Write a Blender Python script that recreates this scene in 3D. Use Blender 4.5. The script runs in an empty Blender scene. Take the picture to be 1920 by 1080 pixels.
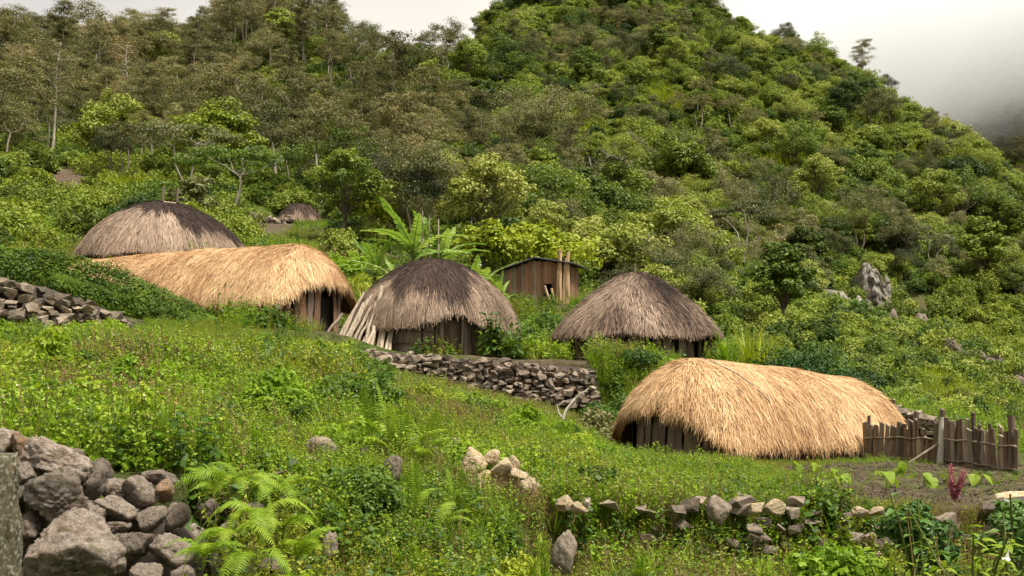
import bpy, bmesh, math, random
import numpy as np
from mathutils import Vector, Matrix, Quaternion, noise as mnoise

# ------------------------------------------------------------------ camera, sky, sun, exposure
SC = bpy.context.scene
COL = SC.collection
F, HY = 2318.0, 700.0                      # focal length and eye level, in photo pixels (1920 wide)

def P(px, py, d):                          # a photo pixel at depth d (metres) -> world point
    return Vector(((px - 960) * d / F, d, (HY - py) * d / F))

cam = bpy.data.cameras.new('camera')
cam.sensor_width = 36.0
cam.lens = 36.0 * F / 1920.0
cam.shift_y = (HY - 540) / 1920.0
cam.clip_start, cam.clip_end = 0.05, 6000
camo = bpy.data.objects.new('camera', cam)
camo.rotation_euler = (math.radians(90), 0, 0)
COL.objects.link(camo)
SC.camera = camo

SUN_DIR = Vector((0.36, -0.22, 0.91)).normalized()      # towards the sun
elev = math.asin(SUN_DIR.z)
azim = math.atan2(SUN_DIR.x, SUN_DIR.y)

W = bpy.data.worlds.new('World'); SC.world = W; W.use_nodes = True
nt = W.node_tree; nt.nodes.clear()
out = nt.nodes.new('ShaderNodeOutputWorld'); bg = nt.nodes.new('ShaderNodeBackground')
sky = nt.nodes.new('ShaderNodeTexSky'); sky.sky_type = 'NISHITA'; sky.sun_disc = False
sky.sun_elevation = elev; sky.sun_rotation = azim
tc = nt.nodes.new('ShaderNodeTexCoord')
mp = nt.nodes.new('ShaderNodeMapping'); mp.inputs['Scale'].default_value = (1, 1, 2.6)
nz = nt.nodes.new('ShaderNodeTexNoise'); nz.inputs['Scale'].default_value = 2.3
nz.inputs['Detail'].default_value = 5; nz.inputs['Roughness'].default_value = 0.5
cr = nt.nodes.new('ShaderNodeValToRGB')
cr.color_ramp.elements[0].position = 0.30; cr.color_ramp.elements[0].color = (5.6, 5.35, 5.2, 1)
cr.color_ramp.elements[1].position = 0.66; cr.color_ramp.elements[1].color = (8.6, 8.1, 7.2, 1)
mx = nt.nodes.new('ShaderNodeMix'); mx.data_type = 'RGBA'; mx.inputs[0].default_value = 0.97
nt.links.new(tc.outputs['Generated'], mp.inputs['Vector']); nt.links.new(mp.outputs[0], nz.inputs['Vector'])
nt.links.new(nz.outputs['Fac'], cr.inputs[0])
nt.links.new(sky.outputs[0], mx.inputs[6]); nt.links.new(cr.outputs[0], mx.inputs[7])
nt.links.new(mx.outputs[2], bg.inputs[0]); bg.inputs[1].default_value = 0.053
nt.links.new(bg.outputs[0], out.inputs[0])

sl = bpy.data.lights.new('sun', 'SUN'); sl.energy = 3.7; sl.angle = math.radians(18); sl.color = (1.0, 0.965, 0.90)
so = bpy.data.objects.new('sun', sl); so.rotation_euler = SUN_DIR.to_track_quat('Z', 'Y').to_euler()
COL.objects.link(so)

SC.view_settings.view_transform = 'Standard'; SC.view_settings.look = 'None'
SC.view_settings.exposure = 1.2; SC.view_settings.gamma = 1.0; SC.view_settings.use_curve_mapping = False
SC.render.engine = 'CYCLES'
cy = SC.cycles
cy.max_bounces = 6; cy.diffuse_bounces = 3; cy.glossy_bounces = 1; cy.transmission_bounces = 3
cy.transparent_max_bounces = 4; cy.volume_bounces = 2
cy.caustics_reflective = False; cy.caustics_refractive = False
cy.use_adaptive_sampling = True; cy.adaptive_threshold = 0.02
cy.use_denoising = True

RNG = np.random.default_rng(7)
random.seed(7)

# ------------------------------------------------------------------ helpers
def tag(o, label=None, cat=None, group=None, kind=None):
    if label: o['label'] = label
    if cat: o['category'] = cat
    if group: o['group'] = group
    if kind: o['kind'] = kind
    return o

def link(name, me, parent=None, loc=None, rot=None, scale=None):
    o = bpy.data.objects.new(name, me)
    COL.objects.link(o)
    if parent is not None: o.parent = parent
    if loc is not None: o.location = loc
    if rot is not None: o.rotation_euler = rot
    if scale is not None: o.scale = scale if hasattr(scale, '__len__') else (scale,) * 3
    return o

def empty(name, loc, rz=0.0):
    o = bpy.data.objects.new(name, None); COL.objects.link(o)
    o.empty_display_size = 0.2
    o.location = loc; o.rotation_euler = (0, 0, rz)
    return o

class G:
    """collects geometry for one mesh"""
    def __init__(s): s.V = []; s.F = []; s.n = 0
    def add(s, V, Fc, tint=0.5, mat=0):
        V = np.asarray(V, float).reshape(-1, 3); Fc = np.asarray(Fc, int)
        if len(Fc) == 0: return
        t = np.broadcast_to(np.asarray(tint, float), (len(Fc),))
        m = np.broadcast_to(np.asarray(mat, int), (len(Fc),))
        s.V.append(V); s.F.append((Fc + s.n, t, m)); s.n += len(V)
    def merge(s, g, mat_shift=0):
        for (f, t, m) in g.F: s.F.append((f + s.n, t, m + mat_shift))
        s.V += g.V; s.n += g.n
    def mesh(s, name, mats, smooth=False):
        me = bpy.data.meshes.new(name)
        V = np.concatenate(s.V).astype(np.float32)
        loops = np.concatenate([f.ravel() for f, t, m in s.F]).astype(np.int32)
        tot = np.concatenate([np.full(len(f), f.shape[1]) for f, t, m in s.F])
        start = np.concatenate([[0], np.cumsum(tot)[:-1]]).astype(np.int32)
        me.vertices.add(len(V)); me.vertices.foreach_set('co', V.ravel())
        me.loops.add(len(loops)); me.loops.foreach_set('vertex_index', loops)
        me.polygons.add(len(start)); me.polygons.foreach_set('loop_start', start)
        me.polygons.foreach_set('material_index', np.concatenate([m for f, t, m in s.F]).astype(np.int32))
        if smooth: me.polygons.foreach_set('use_smooth', np.ones(len(start), bool))
        a = me.attributes.new('tint', 'FLOAT', 'FACE')
        a.data.foreach_set('value', np.concatenate([t for f, t, m in s.F]).astype(np.float32))
        for m in (mats if isinstance(mats, (list, tuple)) else [mats]): me.materials.append(m)
        me.update(calc_edges=True)
        return me

def unit(a):
    a = np.asarray(a, float)
    return a / np.maximum(np.linalg.norm(a, axis=-1, keepdims=True), 1e-9)

def rdir(rng, n): return unit(rng.normal(size=(n, 3)))

def leaves(g, C, N, L, asp, rng, tint, mat=0, axis=None, fold=0.0):
    """diamond leaves: centres C, normals N, half length L, width ratio asp"""
    n = len(C)
    if n == 0: return
    N = unit(N)
    A = rdir(rng, n) if axis is None else unit(axis)
    U = unit(A - N * (A * N).sum(1, keepdims=True)); V = np.cross(N, U)
    L = np.broadcast_to(np.asarray(L, float), (n,))[:, None]
    a = C + U * L; b = C + V * L * asp + N * L * fold; c = C - U * L; d = C - V * L * asp + N * L * fold
    vv = np.stack([a, b, c, d], 1).reshape(-1, 3)
    g.add(vv, np.arange(n * 4).reshape(-1, 4), tint, mat)

def tube(g, pts, rad, seg=6, tint=0.5, mat=0, cap=True):
    pts = np.asarray(pts, float); n = len(pts)
    rad = np.broadcast_to(np.asarray(rad, float), (n,))
    T = unit(np.gradient(pts, axis=0))
    ref = np.array([0.31, 0.77, 0.1]) if abs(T[0][2]) > 0.5 else np.array([0.0, 0.12, 1.0])
    U = unit(np.cross(T, ref)); Vv = np.cross(T, U)
    ang = np.linspace(0, 2 * np.pi, seg, endpoint=False)
    ring = pts[:, None] + rad[:, None, None] * (np.cos(ang)[None, :, None] * U[:, None] + np.sin(ang)[None, :, None] * Vv[:, None])
    i = np.arange(n - 1)[:, None] * seg; j = np.arange(seg)[None]; k = (j + 1) % seg
    q = np.stack([i + j, i + k, i + seg + k, i + seg + j], -1).reshape(-1, 4)
    g.add(ring.reshape(-1, 3), q, tint, mat)
    if cap:
        g.add(ring[-1], np.array([[0, x, x + 1] for x in range(1, seg - 1)]), tint, mat)

def bent(a, b, k, rng, amp):
    t = np.linspace(0, 1, k)[:, None]
    a = np.asarray(a, float); b = np.asarray(b, float)
    p = a * (1 - t) + b * t
    j = rng.normal(size=(k, 3)) * amp; j[0] = 0; j[-1] = 0
    return p + j

def grid_faces(nu, nv, wrap=False):
    i = np.arange(nv - 1)[:, None] * nu
    if wrap: j = np.arange(nu)[None]; k = (j + 1) % nu
    else: j = np.arange(nu - 1)[None]; k = j + 1
    return np.stack([i + j, i + k, i + nu + k, i + nu + j], -1).reshape(-1, 4)

def wav(x, y, s, seed=0, octs=4):
    """cheap smooth pseudo noise, vectorised, about -1..1"""
    r = np.random.default_rng(1000 + seed); v = 0; amp = 1.0; tot = 0
    for o in range(octs):
        for k in range(3):
            a = r.uniform(0, 2 * np.pi); ph = r.uniform(0, 6.28); f = s * (2 ** o) * r.uniform(0.8, 1.25)
            v = v + amp * np.sin((x * np.cos(a) + y * np.sin(a)) * f + ph + 1.3 * np.sin((x * np.sin(a) - y * np.cos(a)) * f * 0.7 + ph * 2))
            tot += amp * 0.62
        amp *= 0.55
    return v / tot

# ------------------------------------------------------------------ materials
def new_mat(name):
    m = bpy.data.materials.new(name); m.use_nodes = True
    t = m.node_tree; t.nodes.clear()
    o = t.nodes.new('ShaderNodeOutputMaterial')
    return m, t, o

def nd(t, typ, **kw):
    n = t.nodes.new(typ)
    for k, v in kw.items():
        if k in n.inputs: n.inputs[k].default_value = v
        else: setattr(n, k, v)
    return n

def ramp(t, stops, interp='LINEAR'):
    r = t.nodes.new('ShaderNodeValToRGB'); r.color_ramp.interpolation = interp
    e = r.color_ramp.elements
    while len(e) < len(stops): e.new(0.5)
    for x, (p, c) in zip(e, stops): x.position = p; x.color = (*c, 1) if len(c) == 3 else c
    return r

def mixc(t, fac, a, b, mode='MIX'):
    m = t.nodes.new('ShaderNodeMix'); m.data_type = 'RGBA'; m.blend_type = mode
    for sock, v in ((0, fac), (6, a), (7, b)):
        if hasattr(v, 'is_output'): t.links.new(v, m.inputs[sock])
        elif sock == 0: m.inputs[0].default_value = v
        else: m.inputs[sock].default_value = (*v, 1)
    return m.outputs[2]

def math_n(t, op, a, b=0.0, clamp=False):
    m = t.nodes.new('ShaderNodeMath'); m.operation = op; m.use_clamp = clamp
    for i, v in enumerate((a, b)):
        if hasattr(v, 'is_output'): t.links.new(v, m.inputs[i])
        else: m.inputs[i].default_value = v
    return m.outputs[0]

def foliage_mat(name, cols, trans=0.42, zone=None, zone_scale=0.35, rnd=0.45, rough=0.55, gloss=0.02, zone_rng=(0.42, 0.62)):
    """leaf colours over tint (face attribute) plus a random shift for each plant; zone = other colour in drifts over the land"""
    m, t, o = new_mat(name)
    at = nd(t, 'ShaderNodeAttribute', attribute_name='tint')
    oi = t.nodes.new('ShaderNodeObjectInfo')
    k = math_n(t, 'ADD', math_n(t, 'MULTIPLY', at.outputs['Fac'], 1 - rnd), math_n(t, 'MULTIPLY', oi.outputs['Random'], rnd))
    n = len(cols)
    r = ramp(t, [(i / (n - 1) * 0.84 + 0.08, c) for i, c in enumerate(cols)])
    t.links.new(k, r.inputs[0]); c = r.outputs[0]
    if zone is not None:
        nz = nd(t, 'ShaderNodeTexNoise', Scale=zone_scale, Detail=3.0)
        t.links.new(oi.outputs['Location'], nz.inputs['Vector'])
        rr = ramp(t, [(zone_rng[0], (0, 0, 0)), (zone_rng[1], (1, 1, 1))]); t.links.new(nz.outputs['Fac'], rr.inputs[0])
        zc = mixc(t, at.outputs['Fac'], tuple(x * 0.6 for x in zone), tuple(min(1, x * 1.35) for x in zone))
        c = mixc(t, math_n(t, 'MULTIPLY', rr.outputs[0], 0.8), c, zc)
    p = nd(t, 'ShaderNodeBsdfPrincipled', Roughness=rough)
    p.inputs['Specular IOR Level'].default_value = 0.25
    t.links.new(c, p.inputs['Base Color'])
    tr = t.nodes.new('ShaderNodeBsdfTranslucent')
    t.links.new(mixc(t, 1.0, c, (1.0, 1.0, 0.55), 'MULTIPLY'), tr.inputs[0])
    mxs = t.nodes.new('ShaderNodeMixShader'); mxs.inputs[0].default_value = trans
    t.links.new(p.outputs[0], mxs.inputs[1]); t.links.new(tr.outputs[0], mxs.inputs[2])
    t.links.new(mxs.outputs[0], o.inputs[0])
    return m

def bark_mat(name, c1, c2, scale=6.0, stretch=0.25, lichen=None):
    m, t, o = new_mat(name)
    tcn = t.nodes.new('ShaderNodeTexCoord'); mpn = nd(t, 'ShaderNodeMapping'); mpn.inputs['Scale'].default_value = (1, 1, stretch)
    nz = nd(t, 'ShaderNodeTexNoise', Scale=scale, Detail=6.0, Roughness=0.65)
    t.links.new(tcn.outputs['Object'], mpn.inputs[0]); t.links.new(mpn.outputs[0], nz.inputs['Vector'])
    r = ramp(t, [(0.32, c1), (0.68, c2)]); t.links.new(nz.outputs['Fac'], r.inputs[0]); c = r.outputs[0]
    oi = t.nodes.new('ShaderNodeObjectInfo')
    hs = t.nodes.new('ShaderNodeHueSaturation')
    t.links.new(math_n(t, 'ADD', math_n(t, 'MULTIPLY', oi.outputs['Random'], 0.7), 0.65), hs.inputs['Value'])
    t.links.new(c, hs.inputs['Color']); c = hs.outputs[0]
    if lichen:
        n2 = nd(t, 'ShaderNodeTexNoise', Scale=scale * 2.2, Detail=5.0); t.links.new(tcn.outputs['Object'], n2.inputs['Vector'])
        r2 = ramp(t, [(0.50, (0, 0, 0)), (0.66, (1, 1, 1))]); t.links.new(n2.outputs['Fac'], r2.inputs[0])
        c = mixc(t, r2.outputs[0], c, lichen)
    p = nd(t, 'ShaderNodeBsdfPrincipled', Roughness=0.9); p.inputs['Specular IOR Level'].default_value = 0.15
    t.links.new(c, p.inputs['Base Color'])
    b = nd(t, 'ShaderNodeBump', Strength=0.6, Distance=0.02); t.links.new(nz.outputs['Fac'], b.inputs['Height']); t.links.new(b.outputs[0], p.inputs['Normal'])
    t.links.new(p.outputs[0], o.inputs[0])
    return m

def stone_mat(name, base, dark, lichen, warm, scale=3.0, lich_amt=0.58, moss=None, vary=0.6):
    m, t, o = new_mat(name)
    tcn = t.nodes.new('ShaderNodeTexCoord'); oi = t.nodes.new('ShaderNodeObjectInfo')
    off = t.nodes.new('ShaderNodeVectorMath'); off.operation = 'MULTIPLY_ADD'
    cb = t.nodes.new('ShaderNodeCombineXYZ')
    for i in range(3): t.links.new(oi.outputs['Random'], cb.inputs[i])
    off.inputs[1].default_value = (37, 37, 37)
    t.links.new(cb.outputs[0], off.inputs[0]); t.links.new(tcn.outputs['Object'], off.inputs[2])
    v = off.outputs[0]
    n1 = nd(t, 'ShaderNodeTexNoise', Scale=scale, Detail=8.0, Roughness=0.68); t.links.new(v, n1.inputs['Vector'])
    r1 = ramp(t, [(0.30, dark), (0.52, base), (0.75, tuple(min(1, x * 1.45) for x in base))]); t.links.new(n1.outputs['Fac'], r1.inputs[0])
    n3 = nd(t, 'ShaderNodeTexNoise', Scale=scale * 0.55, Detail=3.0); t.links.new(v, n3.inputs['Vector'])
    r3 = ramp(t, [(0.48, (0, 0, 0)), (0.66, (1, 1, 1))]); t.links.new(n3.outputs['Fac'], r3.inputs[0])
    c = mixc(t, math_n(t, 'MULTIPLY', r3.outputs[0], 0.55), r1.outputs[0], warm)
    n2 = nd(t, 'ShaderNodeTexNoise', Scale=scale * 4.5, Detail=6.0, Roughness=0.7); t.links.new(v, n2.inputs['Vector'])
    r2 = ramp(t, [(lich_amt, (0, 0, 0)), (lich_amt + 0.05, (1, 1, 1))]); t.links.new(n2.outputs['Fac'], r2.inputs[0])
    c = mixc(t, math_n(t, 'MULTIPLY', r2.outputs[0], 0.75), c, lichen)
    if moss:
        n4 = nd(t, 'ShaderNodeTexNoise', Scale=scale * 1.1, Detail=5.0); t.links.new(off.outputs[0], n4.inputs['Vector'])
        r4 = ramp(t, [(0.56, (0, 0, 0)), (0.68, (1, 1, 1))]); t.links.new(n4.outputs['Fac'], r4.inputs[0])
        c = mixc(t, math_n(t, 'MULTIPLY', r4.outputs[0], 0.7), c, moss)
    hs = t.nodes.new('ShaderNodeHueSaturation')
    t.links.new(math_n(t, 'ADD', math_n(t, 'MULTIPLY', oi.outputs['Random'], vary), 1 - vary / 2), hs.inputs['Value']); t.links.new(c, hs.inputs['Color'])
    p = nd(t, 'ShaderNodeBsdfPrincipled', Roughness=0.92); p.inputs['Specular IOR Level'].default_value = 0.2
    t.links.new(hs.outputs[0], p.inputs['Base Color'])
    b = nd(t, 'ShaderNodeBump', Strength=0.9, Distance=0.05)
    hh = math_n(t, 'ADD', n1.outputs['Fac'], math_n(t, 'MULTIPLY', n2.outputs['Fac'], 0.35))
    t.links.new(hh, b.inputs['Height']); t.links.new(b.outputs[0], p.inputs['Normal'])
    t.links.new(p.outputs[0], o.inputs[0])
    return m

def straw_mat(name, stops, rough=0.8):
    m, t, o = new_mat(name)
    at = nd(t, 'ShaderNodeAttribute', attribute_name='tint')
    r = ramp(t, stops); t.links.new(at.outputs['Fac'], r.inputs[0])
    p = nd(t, 'ShaderNodeBsdfPrincipled', Roughness=rough); p.inputs['Specular IOR Level'].default_value = 0.2
    t.links.new(r.outputs[0], p.inputs['Base Color']); t.links.new(p.outputs[0], o.inputs[0])
    return m

def wood_mat(name, c1, c2, scale=5.0, vary=0.7):
    m, t, o = new_mat(name)
    tcn = t.nodes.new('ShaderNodeTexCoord'); oi = t.nodes.new('ShaderNodeObjectInfo')
    mpn = nd(t, 'ShaderNodeMapping'); mpn.inputs['Scale'].default_value = (6, 6, 0.5)
    cb = t.nodes.new('ShaderNodeCombineXYZ')
    for i in range(3): t.links.new(math_n(t, 'MULTIPLY', oi.outputs['Random'], 50.0), cb.inputs[i])
    t.links.new(cb.outputs[0], mpn.inputs['Location'])
    nz = nd(t, 'ShaderNodeTexNoise', Scale=scale, Detail=6.0, Roughness=0.65)
    t.links.new(tcn.outputs['Object'], mpn.inputs[0]); t.links.new(mpn.outputs[0], nz.inputs['Vector'])
    r = ramp(t, [(0.30, c1), (0.70, c2)]); t.links.new(nz.outputs['Fac'], r.inputs[0])
    hs = t.nodes.new('ShaderNodeHueSaturation')
    t.links.new(math_n(t, 'ADD', math_n(t, 'MULTIPLY', oi.outputs['Random'], vary), 1 - vary / 2), hs.inputs['Value']); t.links.new(r.outputs[0], hs.inputs['Color'])
    p = nd(t, 'ShaderNodeBsdfPrincipled', Roughness=0.85); p.inputs['Specular IOR Level'].default_value = 0.2
    t.links.new(hs.outputs[0], p.inputs['Base Color'])
    b = nd(t, 'ShaderNodeBump', Strength=0.5, Distance=0.01); t.links.new(nz.outputs['Fac'], b.inputs['Height']); t.links.new(b.outputs[0], p.inputs['Normal'])
    t.links.new(p.outputs[0], o.inputs[0])
    return m

def ground_mat():
    m, t, o = new_mat('ground_soil')
    g = t.nodes.new('ShaderNodeNewGeometry')
    n1 = nd(t, 'ShaderNodeTexNoise', Scale=0.25, Detail=8.0, Roughness=0.62); t.links.new(g.outputs['Position'], n1.inputs['Vector'])
    n2 = nd(t, 'ShaderNodeTexNoise', Scale=5.0, Detail=8.0, Roughness=0.7); t.links.new(g.outputs['Position'], n2.inputs['Vector'])
    r2 = ramp(t, [(0.3, (0.035, 0.026, 0.016)), (0.55, (0.085, 0.062, 0.036)), (0.8, (0.17, 0.13, 0.085))]); t.links.new(n2.outputs['Fac'], r2.inputs[0])
    r1 = ramp(t, [(0.40, (0, 0, 0)), (0.60, (1, 1, 1))]); t.links.new(n1.outputs['Fac'], r1.inputs[0])
    gr = ramp(t, [(0.3, (0.03, 0.05, 0.008)), (0.7, (0.10, 0.13, 0.025))]); t.links.new(n2.outputs['Fac'], gr.inputs[0])
    at = nd(t, 'ShaderNodeAttribute', attribute_name='soil')
    c = mixc(t, math_n(t, 'MULTIPLY', r1.outputs[0], 0.8), gr.outputs[0], r2.outputs[0])
    rs = ramp(t, [(0.32, (0.030, 0.020, 0.013)), (0.5, (0.095, 0.066, 0.042)), (0.68, (0.21, 0.155, 0.105))]); t.links.new(n2.outputs['Fac'], rs.inputs[0])
    c = mixc(t, at.outputs['Fac'], c, rs.outputs[0])
    p = nd(t, 'ShaderNodeBsdfPrincipled', Roughness=0.95); p.inputs['Specular IOR Level'].default_value = 0.1
    t.links.new(c, p.inputs['Base Color'])
    b = nd(t, 'ShaderNodeBump', Strength=1.0, Distance=0.15); t.links.new(n2.outputs['Fac'], b.inputs['Height']); t.links.new(b.outputs[0], p.inputs['Normal'])
    t.links.new(p.outputs[0], o.inputs[0])
    return m

def flat_mat(name, c, rough=0.7):
    m, t, o = new_mat(name)
    nz = nd(t, 'ShaderNodeTexNoise', Scale=18.0, Detail=5.0)
    tcn = t.nodes.new('ShaderNodeTexCoord'); t.links.new(tcn.outputs['Object'], nz.inputs['Vector'])
    r = ramp(t, [(0.3, tuple(x * 0.65 for x in c)), (0.7, tuple(min(1, x * 1.3) for x in c))]); t.links.new(nz.outputs['Fac'], r.inputs[0])
    p = nd(t, 'ShaderNodeBsdfPrincipled', Roughness=rough)
    t.links.new(r.outputs[0], p.inputs['Base Color']); t.links.new(p.outputs[0], o.inputs[0])
    return m

M = {}
M['ground'] = ground_mat()
M['weed'] = foliage_mat('weed_leaf', [(0.085, 0.170, 0.009), (0.175, 0.300, 0.014), (0.275, 0.385, 0.022), (0.38, 0.43, 0.05)], zone=(0.27, 0.22, 0.018), zone_scale=0.22, zone_rng=(0.50, 0.66))
M['grass'] = foliage_mat('grass_blade', [(0.085, 0.17, 0.008), (0.175, 0.30, 0.012), (0.29, 0.39, 0.02)], zone=(0.24, 0.21, 0.045), zone_scale=0.3, zone_rng=(0.5, 0.7))
M['weed_dark'] = foliage_mat('weed_leaf_dark', [(0.030, 0.070, 0.010), (0.070, 0.140, 0.016), (0.14, 0.215, 0.028)])
M['dry'] = foliage_mat('dry_stalk', [(0.10, 0.065, 0.028), (0.22, 0.15, 0.05), (0.32, 0.24, 0.09)], trans=0.15)
M['flower'] = flat_mat('small_flower', (0.55, 0.52, 0.33))
M['stem'] = foliage_mat('weed_stem', [(0.06, 0.07, 0.015), (0.13, 0.15, 0.03)], trans=0.05)
M['hedge'] = foliage_mat('hedge_leaf', [(0.030, 0.064, 0.007), (0.080, 0.140, 0.012), (0.165, 0.240, 0.018), (0.27, 0.33, 0.035)], trans=0.38)
M['fern'] = foliage_mat('fern_frond', [(0.11, 0.20, 0.012), (0.21, 0.32, 0.02), (0.33, 0.40, 0.035)], trans=0.4)
M['shrub'] = foliage_mat('shrub_leaf', [(0.026, 0.054, 0.008), (0.080, 0.135, 0.016), (0.180, 0.245, 0.026), (0.31, 0.345, 0.06)], rnd=0.65, trans=0.33, zone=(0.22, 0.26, 0.026), zone_scale=0.06, zone_rng=(0.5, 0.62))
M['broad'] = foliage_mat('broadleaf', [(0.014, 0.032, 0.007), (0.045, 0.080, 0.012), (0.110, 0.160, 0.020), (0.215, 0.262, 0.032), (0.34, 0.345, 0.085)], rnd=0.7, trans=0.3, zone=(0.20, 0.245, 0.022), zone_scale=0.035, zone_rng=(0.45, 0.62))
M['olive'] = foliage_mat('olive_leaf', [(0.028, 0.038, 0.012), (0.085, 0.096, 0.028), (0.165, 0.165, 0.055), (0.27, 0.245, 0.11)], rnd=0.65, trans=0.25)
M['casu'] = foliage_mat('casuarina_needle', [(0.052, 0.054, 0.018), (0.128, 0.120, 0.036), (0.210, 0.188, 0.066), (0.30, 0.25, 0.11)], rnd=0.6, trans=0.25, zone=(0.105, 0.105, 0.03), zone_scale=0.04)
M['bright'] = foliage_mat('bright_leaf', [(0.13, 0.18, 0.010), (0.26, 0.31, 0.016), (0.40, 0.43, 0.04)], trans=0.38, rnd=0.2)
M['banana'] = foliage_mat('banana_leaf', [(0.10, 0.20, 0.03), (0.22, 0.34, 0.06), (0.40, 0.47, 0.14)], trans=0.4, rnd=0.5, rough=.4)
M['backlit_bush'] = foliage_mat('backlit_bush_leaf', [(0.010, 0.034, 0.006), (0.024, 0.066, 0.008), (0.055, 0.115, 0.014)], trans=0.25)  # backlit shade put into the leaf colour
M['bigleaf'] = foliage_mat('glossy_leaf', [(0.035, 0.085, 0.016), (0.075, 0.155, 0.024), (0.15, 0.25, 0.05)], trans=0.25, rough=0.4)
M['taro'] = foliage_mat('taro_leaf', [(0.13, 0.22, 0.010), (0.23, 0.33, 0.018), (0.32, 0.39, 0.04)], trans=0.45)
M['pale_bark'] = bark_mat('pale_bark', (0.20, 0.165, 0.12), (0.42, 0.37, 0.30))
M['bark'] = bark_mat('brown_bark', (0.085, 0.065, 0.042), (0.21, 0.17, 0.115))
M['moss_post'] = bark_mat('mossy_post', (0.035, 0.030, 0.016), (0.17, 0.14, 0.085), scale=22, stretch=0.35, lichen=(0.22, 0.21, 0.155))
M['boulder'] = stone_mat('boulder_stone', (0.225, 0.180, 0.138), (0.050, 0.036, 0.027), (0.40, 0.36, 0.31), (0.205, 0.140, 0.098), scale=3.2, lich_amt=0.56, moss=(0.085, 0.075, 0.03), vary=0.7)
M['boulder_light'] = stone_mat('pale_boulder', (0.50, 0.40, 0.26), (0.30, 0.21, 0.12), (0.72, 0.66, 0.55), (0.52, 0.34, 0.13), scale=4.0, lich_amt=0.64, vary=0.2)
M['boulder_rust'] = stone_mat('rusty_boulder', (0.27, 0.185, 0.125), (0.09, 0.06, 0.04), (0.46, 0.40, 0.33), (0.40, 0.20, 0.075), scale=3.5, lich_amt=0.60, vary=0.2)
M['wallstone'] = stone_mat('wall_stone', (0.235, 0.188, 0.140), (0.072, 0.053, 0.038), (0.42, 0.37, 0.29), (0.30, 0.215, 0.14), scale=2.2, lich_amt=0.58, vary=1.1)
M['cliff'] = stone_mat('cliff_rock', (0.20, 0.175, 0.145), (0.05, 0.040, 0.032), (0.36, 0.33, 0.29), (0.16, 0.115, 0.08), scale=2.0, lich_amt=0.56, moss=(0.06, 0.07, 0.025), vary=0.3)
M['cliff_brown'] = stone_mat('brown_cliff_rock', (0.14, 0.108, 0.080), (0.035, 0.027, 0.020), (0.27, 0.23, 0.19), (0.13, 0.088, 0.058), scale=2.2, lich_amt=0.57, moss=(0.05, 0.06, 0.022), vary=0.3)
M['soil_dark'] = flat_mat('dark_earth', (0.05, 0.036, 0.024), 0.95)
M['straw_new'] = straw_mat('new_straw', [(0.0, (0.12, 0.056, 0.020)), (0.3, (0.38, 0.21, 0.095)), (0.65, (0.62, 0.39, 0.190)), (1.0, (0.82, 0.58, 0.33))])
M['straw_old'] = straw_mat('old_thatch', [(0.0, (0.018, 0.011, 0.008)), (0.25, (0.070, 0.044, 0.030)), (0.55, (0.27, 0.190, 0.130)), (0.8, (0.45, 0.335, 0.235)), (1.0, (0.60, 0.48, 0.36))])
M['plank'] = wood_mat('weathered_plank', (0.095, 0.072, 0.052), (0.36, 0.285, 0.21))
M['plank_dark'] = wood_mat('dark_plank', (0.045, 0.031, 0.021), (0.20, 0.145, 0.098))
M['plank_red'] = wood_mat('reddish_plank', (0.10, 0.048, 0.026), (0.36, 0.205, 0.115))
M['pole'] = wood_mat('pale_pole', (0.20, 0.145, 0.095), (0.56, 0.46, 0.34), vary=0.5)
M['dark_backing'] = flat_mat('interior_dark', (0.022, 0.016, 0.011), 0.95)  # near-black colour stands in for the unlit interior
M['metal'] = flat_mat('dark_roof_sheet', (0.045, 0.043, 0.045), 0.45)
M['vine'] = flat_mat('vine_tie', (0.33, 0.16, 0.05))
M['deadwood'] = bark_mat('dead_white_wood', (0.40, 0.36, 0.30), (0.66, 0.61, 0.53))
M['pink'] = foliage_mat('pink_amaranth', [(0.16, 0.035, 0.045), (0.34, 0.09, 0.12), (0.45, 0.17, 0.19)], trans=0.2)
M['white_petal'] = flat_mat('white_petal', (0.62, 0.60, 0.50))
M['cut_wood'] = wood_mat('fresh_cut_wood', (0.30, 0.17, 0.085), (0.58, 0.40, 0.23), vary=0.4)

# ------------------------------------------------------------------ terrain
TC = np.array([-900, 0, 300, 600, 800, 1000, 1200, 1500, 1750, 1920, 2900], float)
def tab(rows):
    D = np.array([r[0] for r in rows], float)
    Z = np.array([[r[1]] + list(r[1:]) + [r[-1]] for r in rows], float)
    return np.log(D), Z
T_LOW = tab([(1.0, -1.6, -1.6, -1.6, -1.6, -1.6, -1.6, -1.65, -1.7, -1.7),
             (6.0, -1.55, -1.55, -1.55, -1.6, -1.65, -1.75, -1.8, -1.8, -1.8),
             (9.5, -1.5, -1.5, -1.55, -1.7, -1.9, -2.0, -2.05, -2.05, -2.05),
             (13., -1.5, -1.5, -1.55, -1.85, -2.25, -2.35, -2.4, -2.4, -2.4),
             (40., -1.5, -1.5, -1.55, -1.75, -1.95, -2.0, -2.05, -2.1, -2.1)])
T_MID = tab([(1.0, -0.9, -0.9, -1.0, -1.2, -1.4, -1.6, -1.65, -1.7, -1.7),
             (7.0, -0.78, -0.82, -0.95, -1.15, -1.4, -1.6, -1.6, -1.7, -1.7),
             (13., -0.42, -0.45, -0.85, -1.10, -1.38, -1.50, -1.52, -1.65, -1.6),
             (20., 0.28, 0.25, -0.10, -0.62, -1.10, -1.55, -1.70, -1.75, -1.75),
             (26., 0.75, 0.75, 0.35, -0.32, -0.92, -1.72, -1.84, -1.85, -1.9),
             (31., 1.05, 1.02, 0.68, -0.22, -0.72, -1.45, -1.87, -1.9, -2.0),
             (60., 1.2, 1.1, 0.8, -0.1, -0.6, -1.2, -1.9, -1.9, -2.0)])
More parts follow.
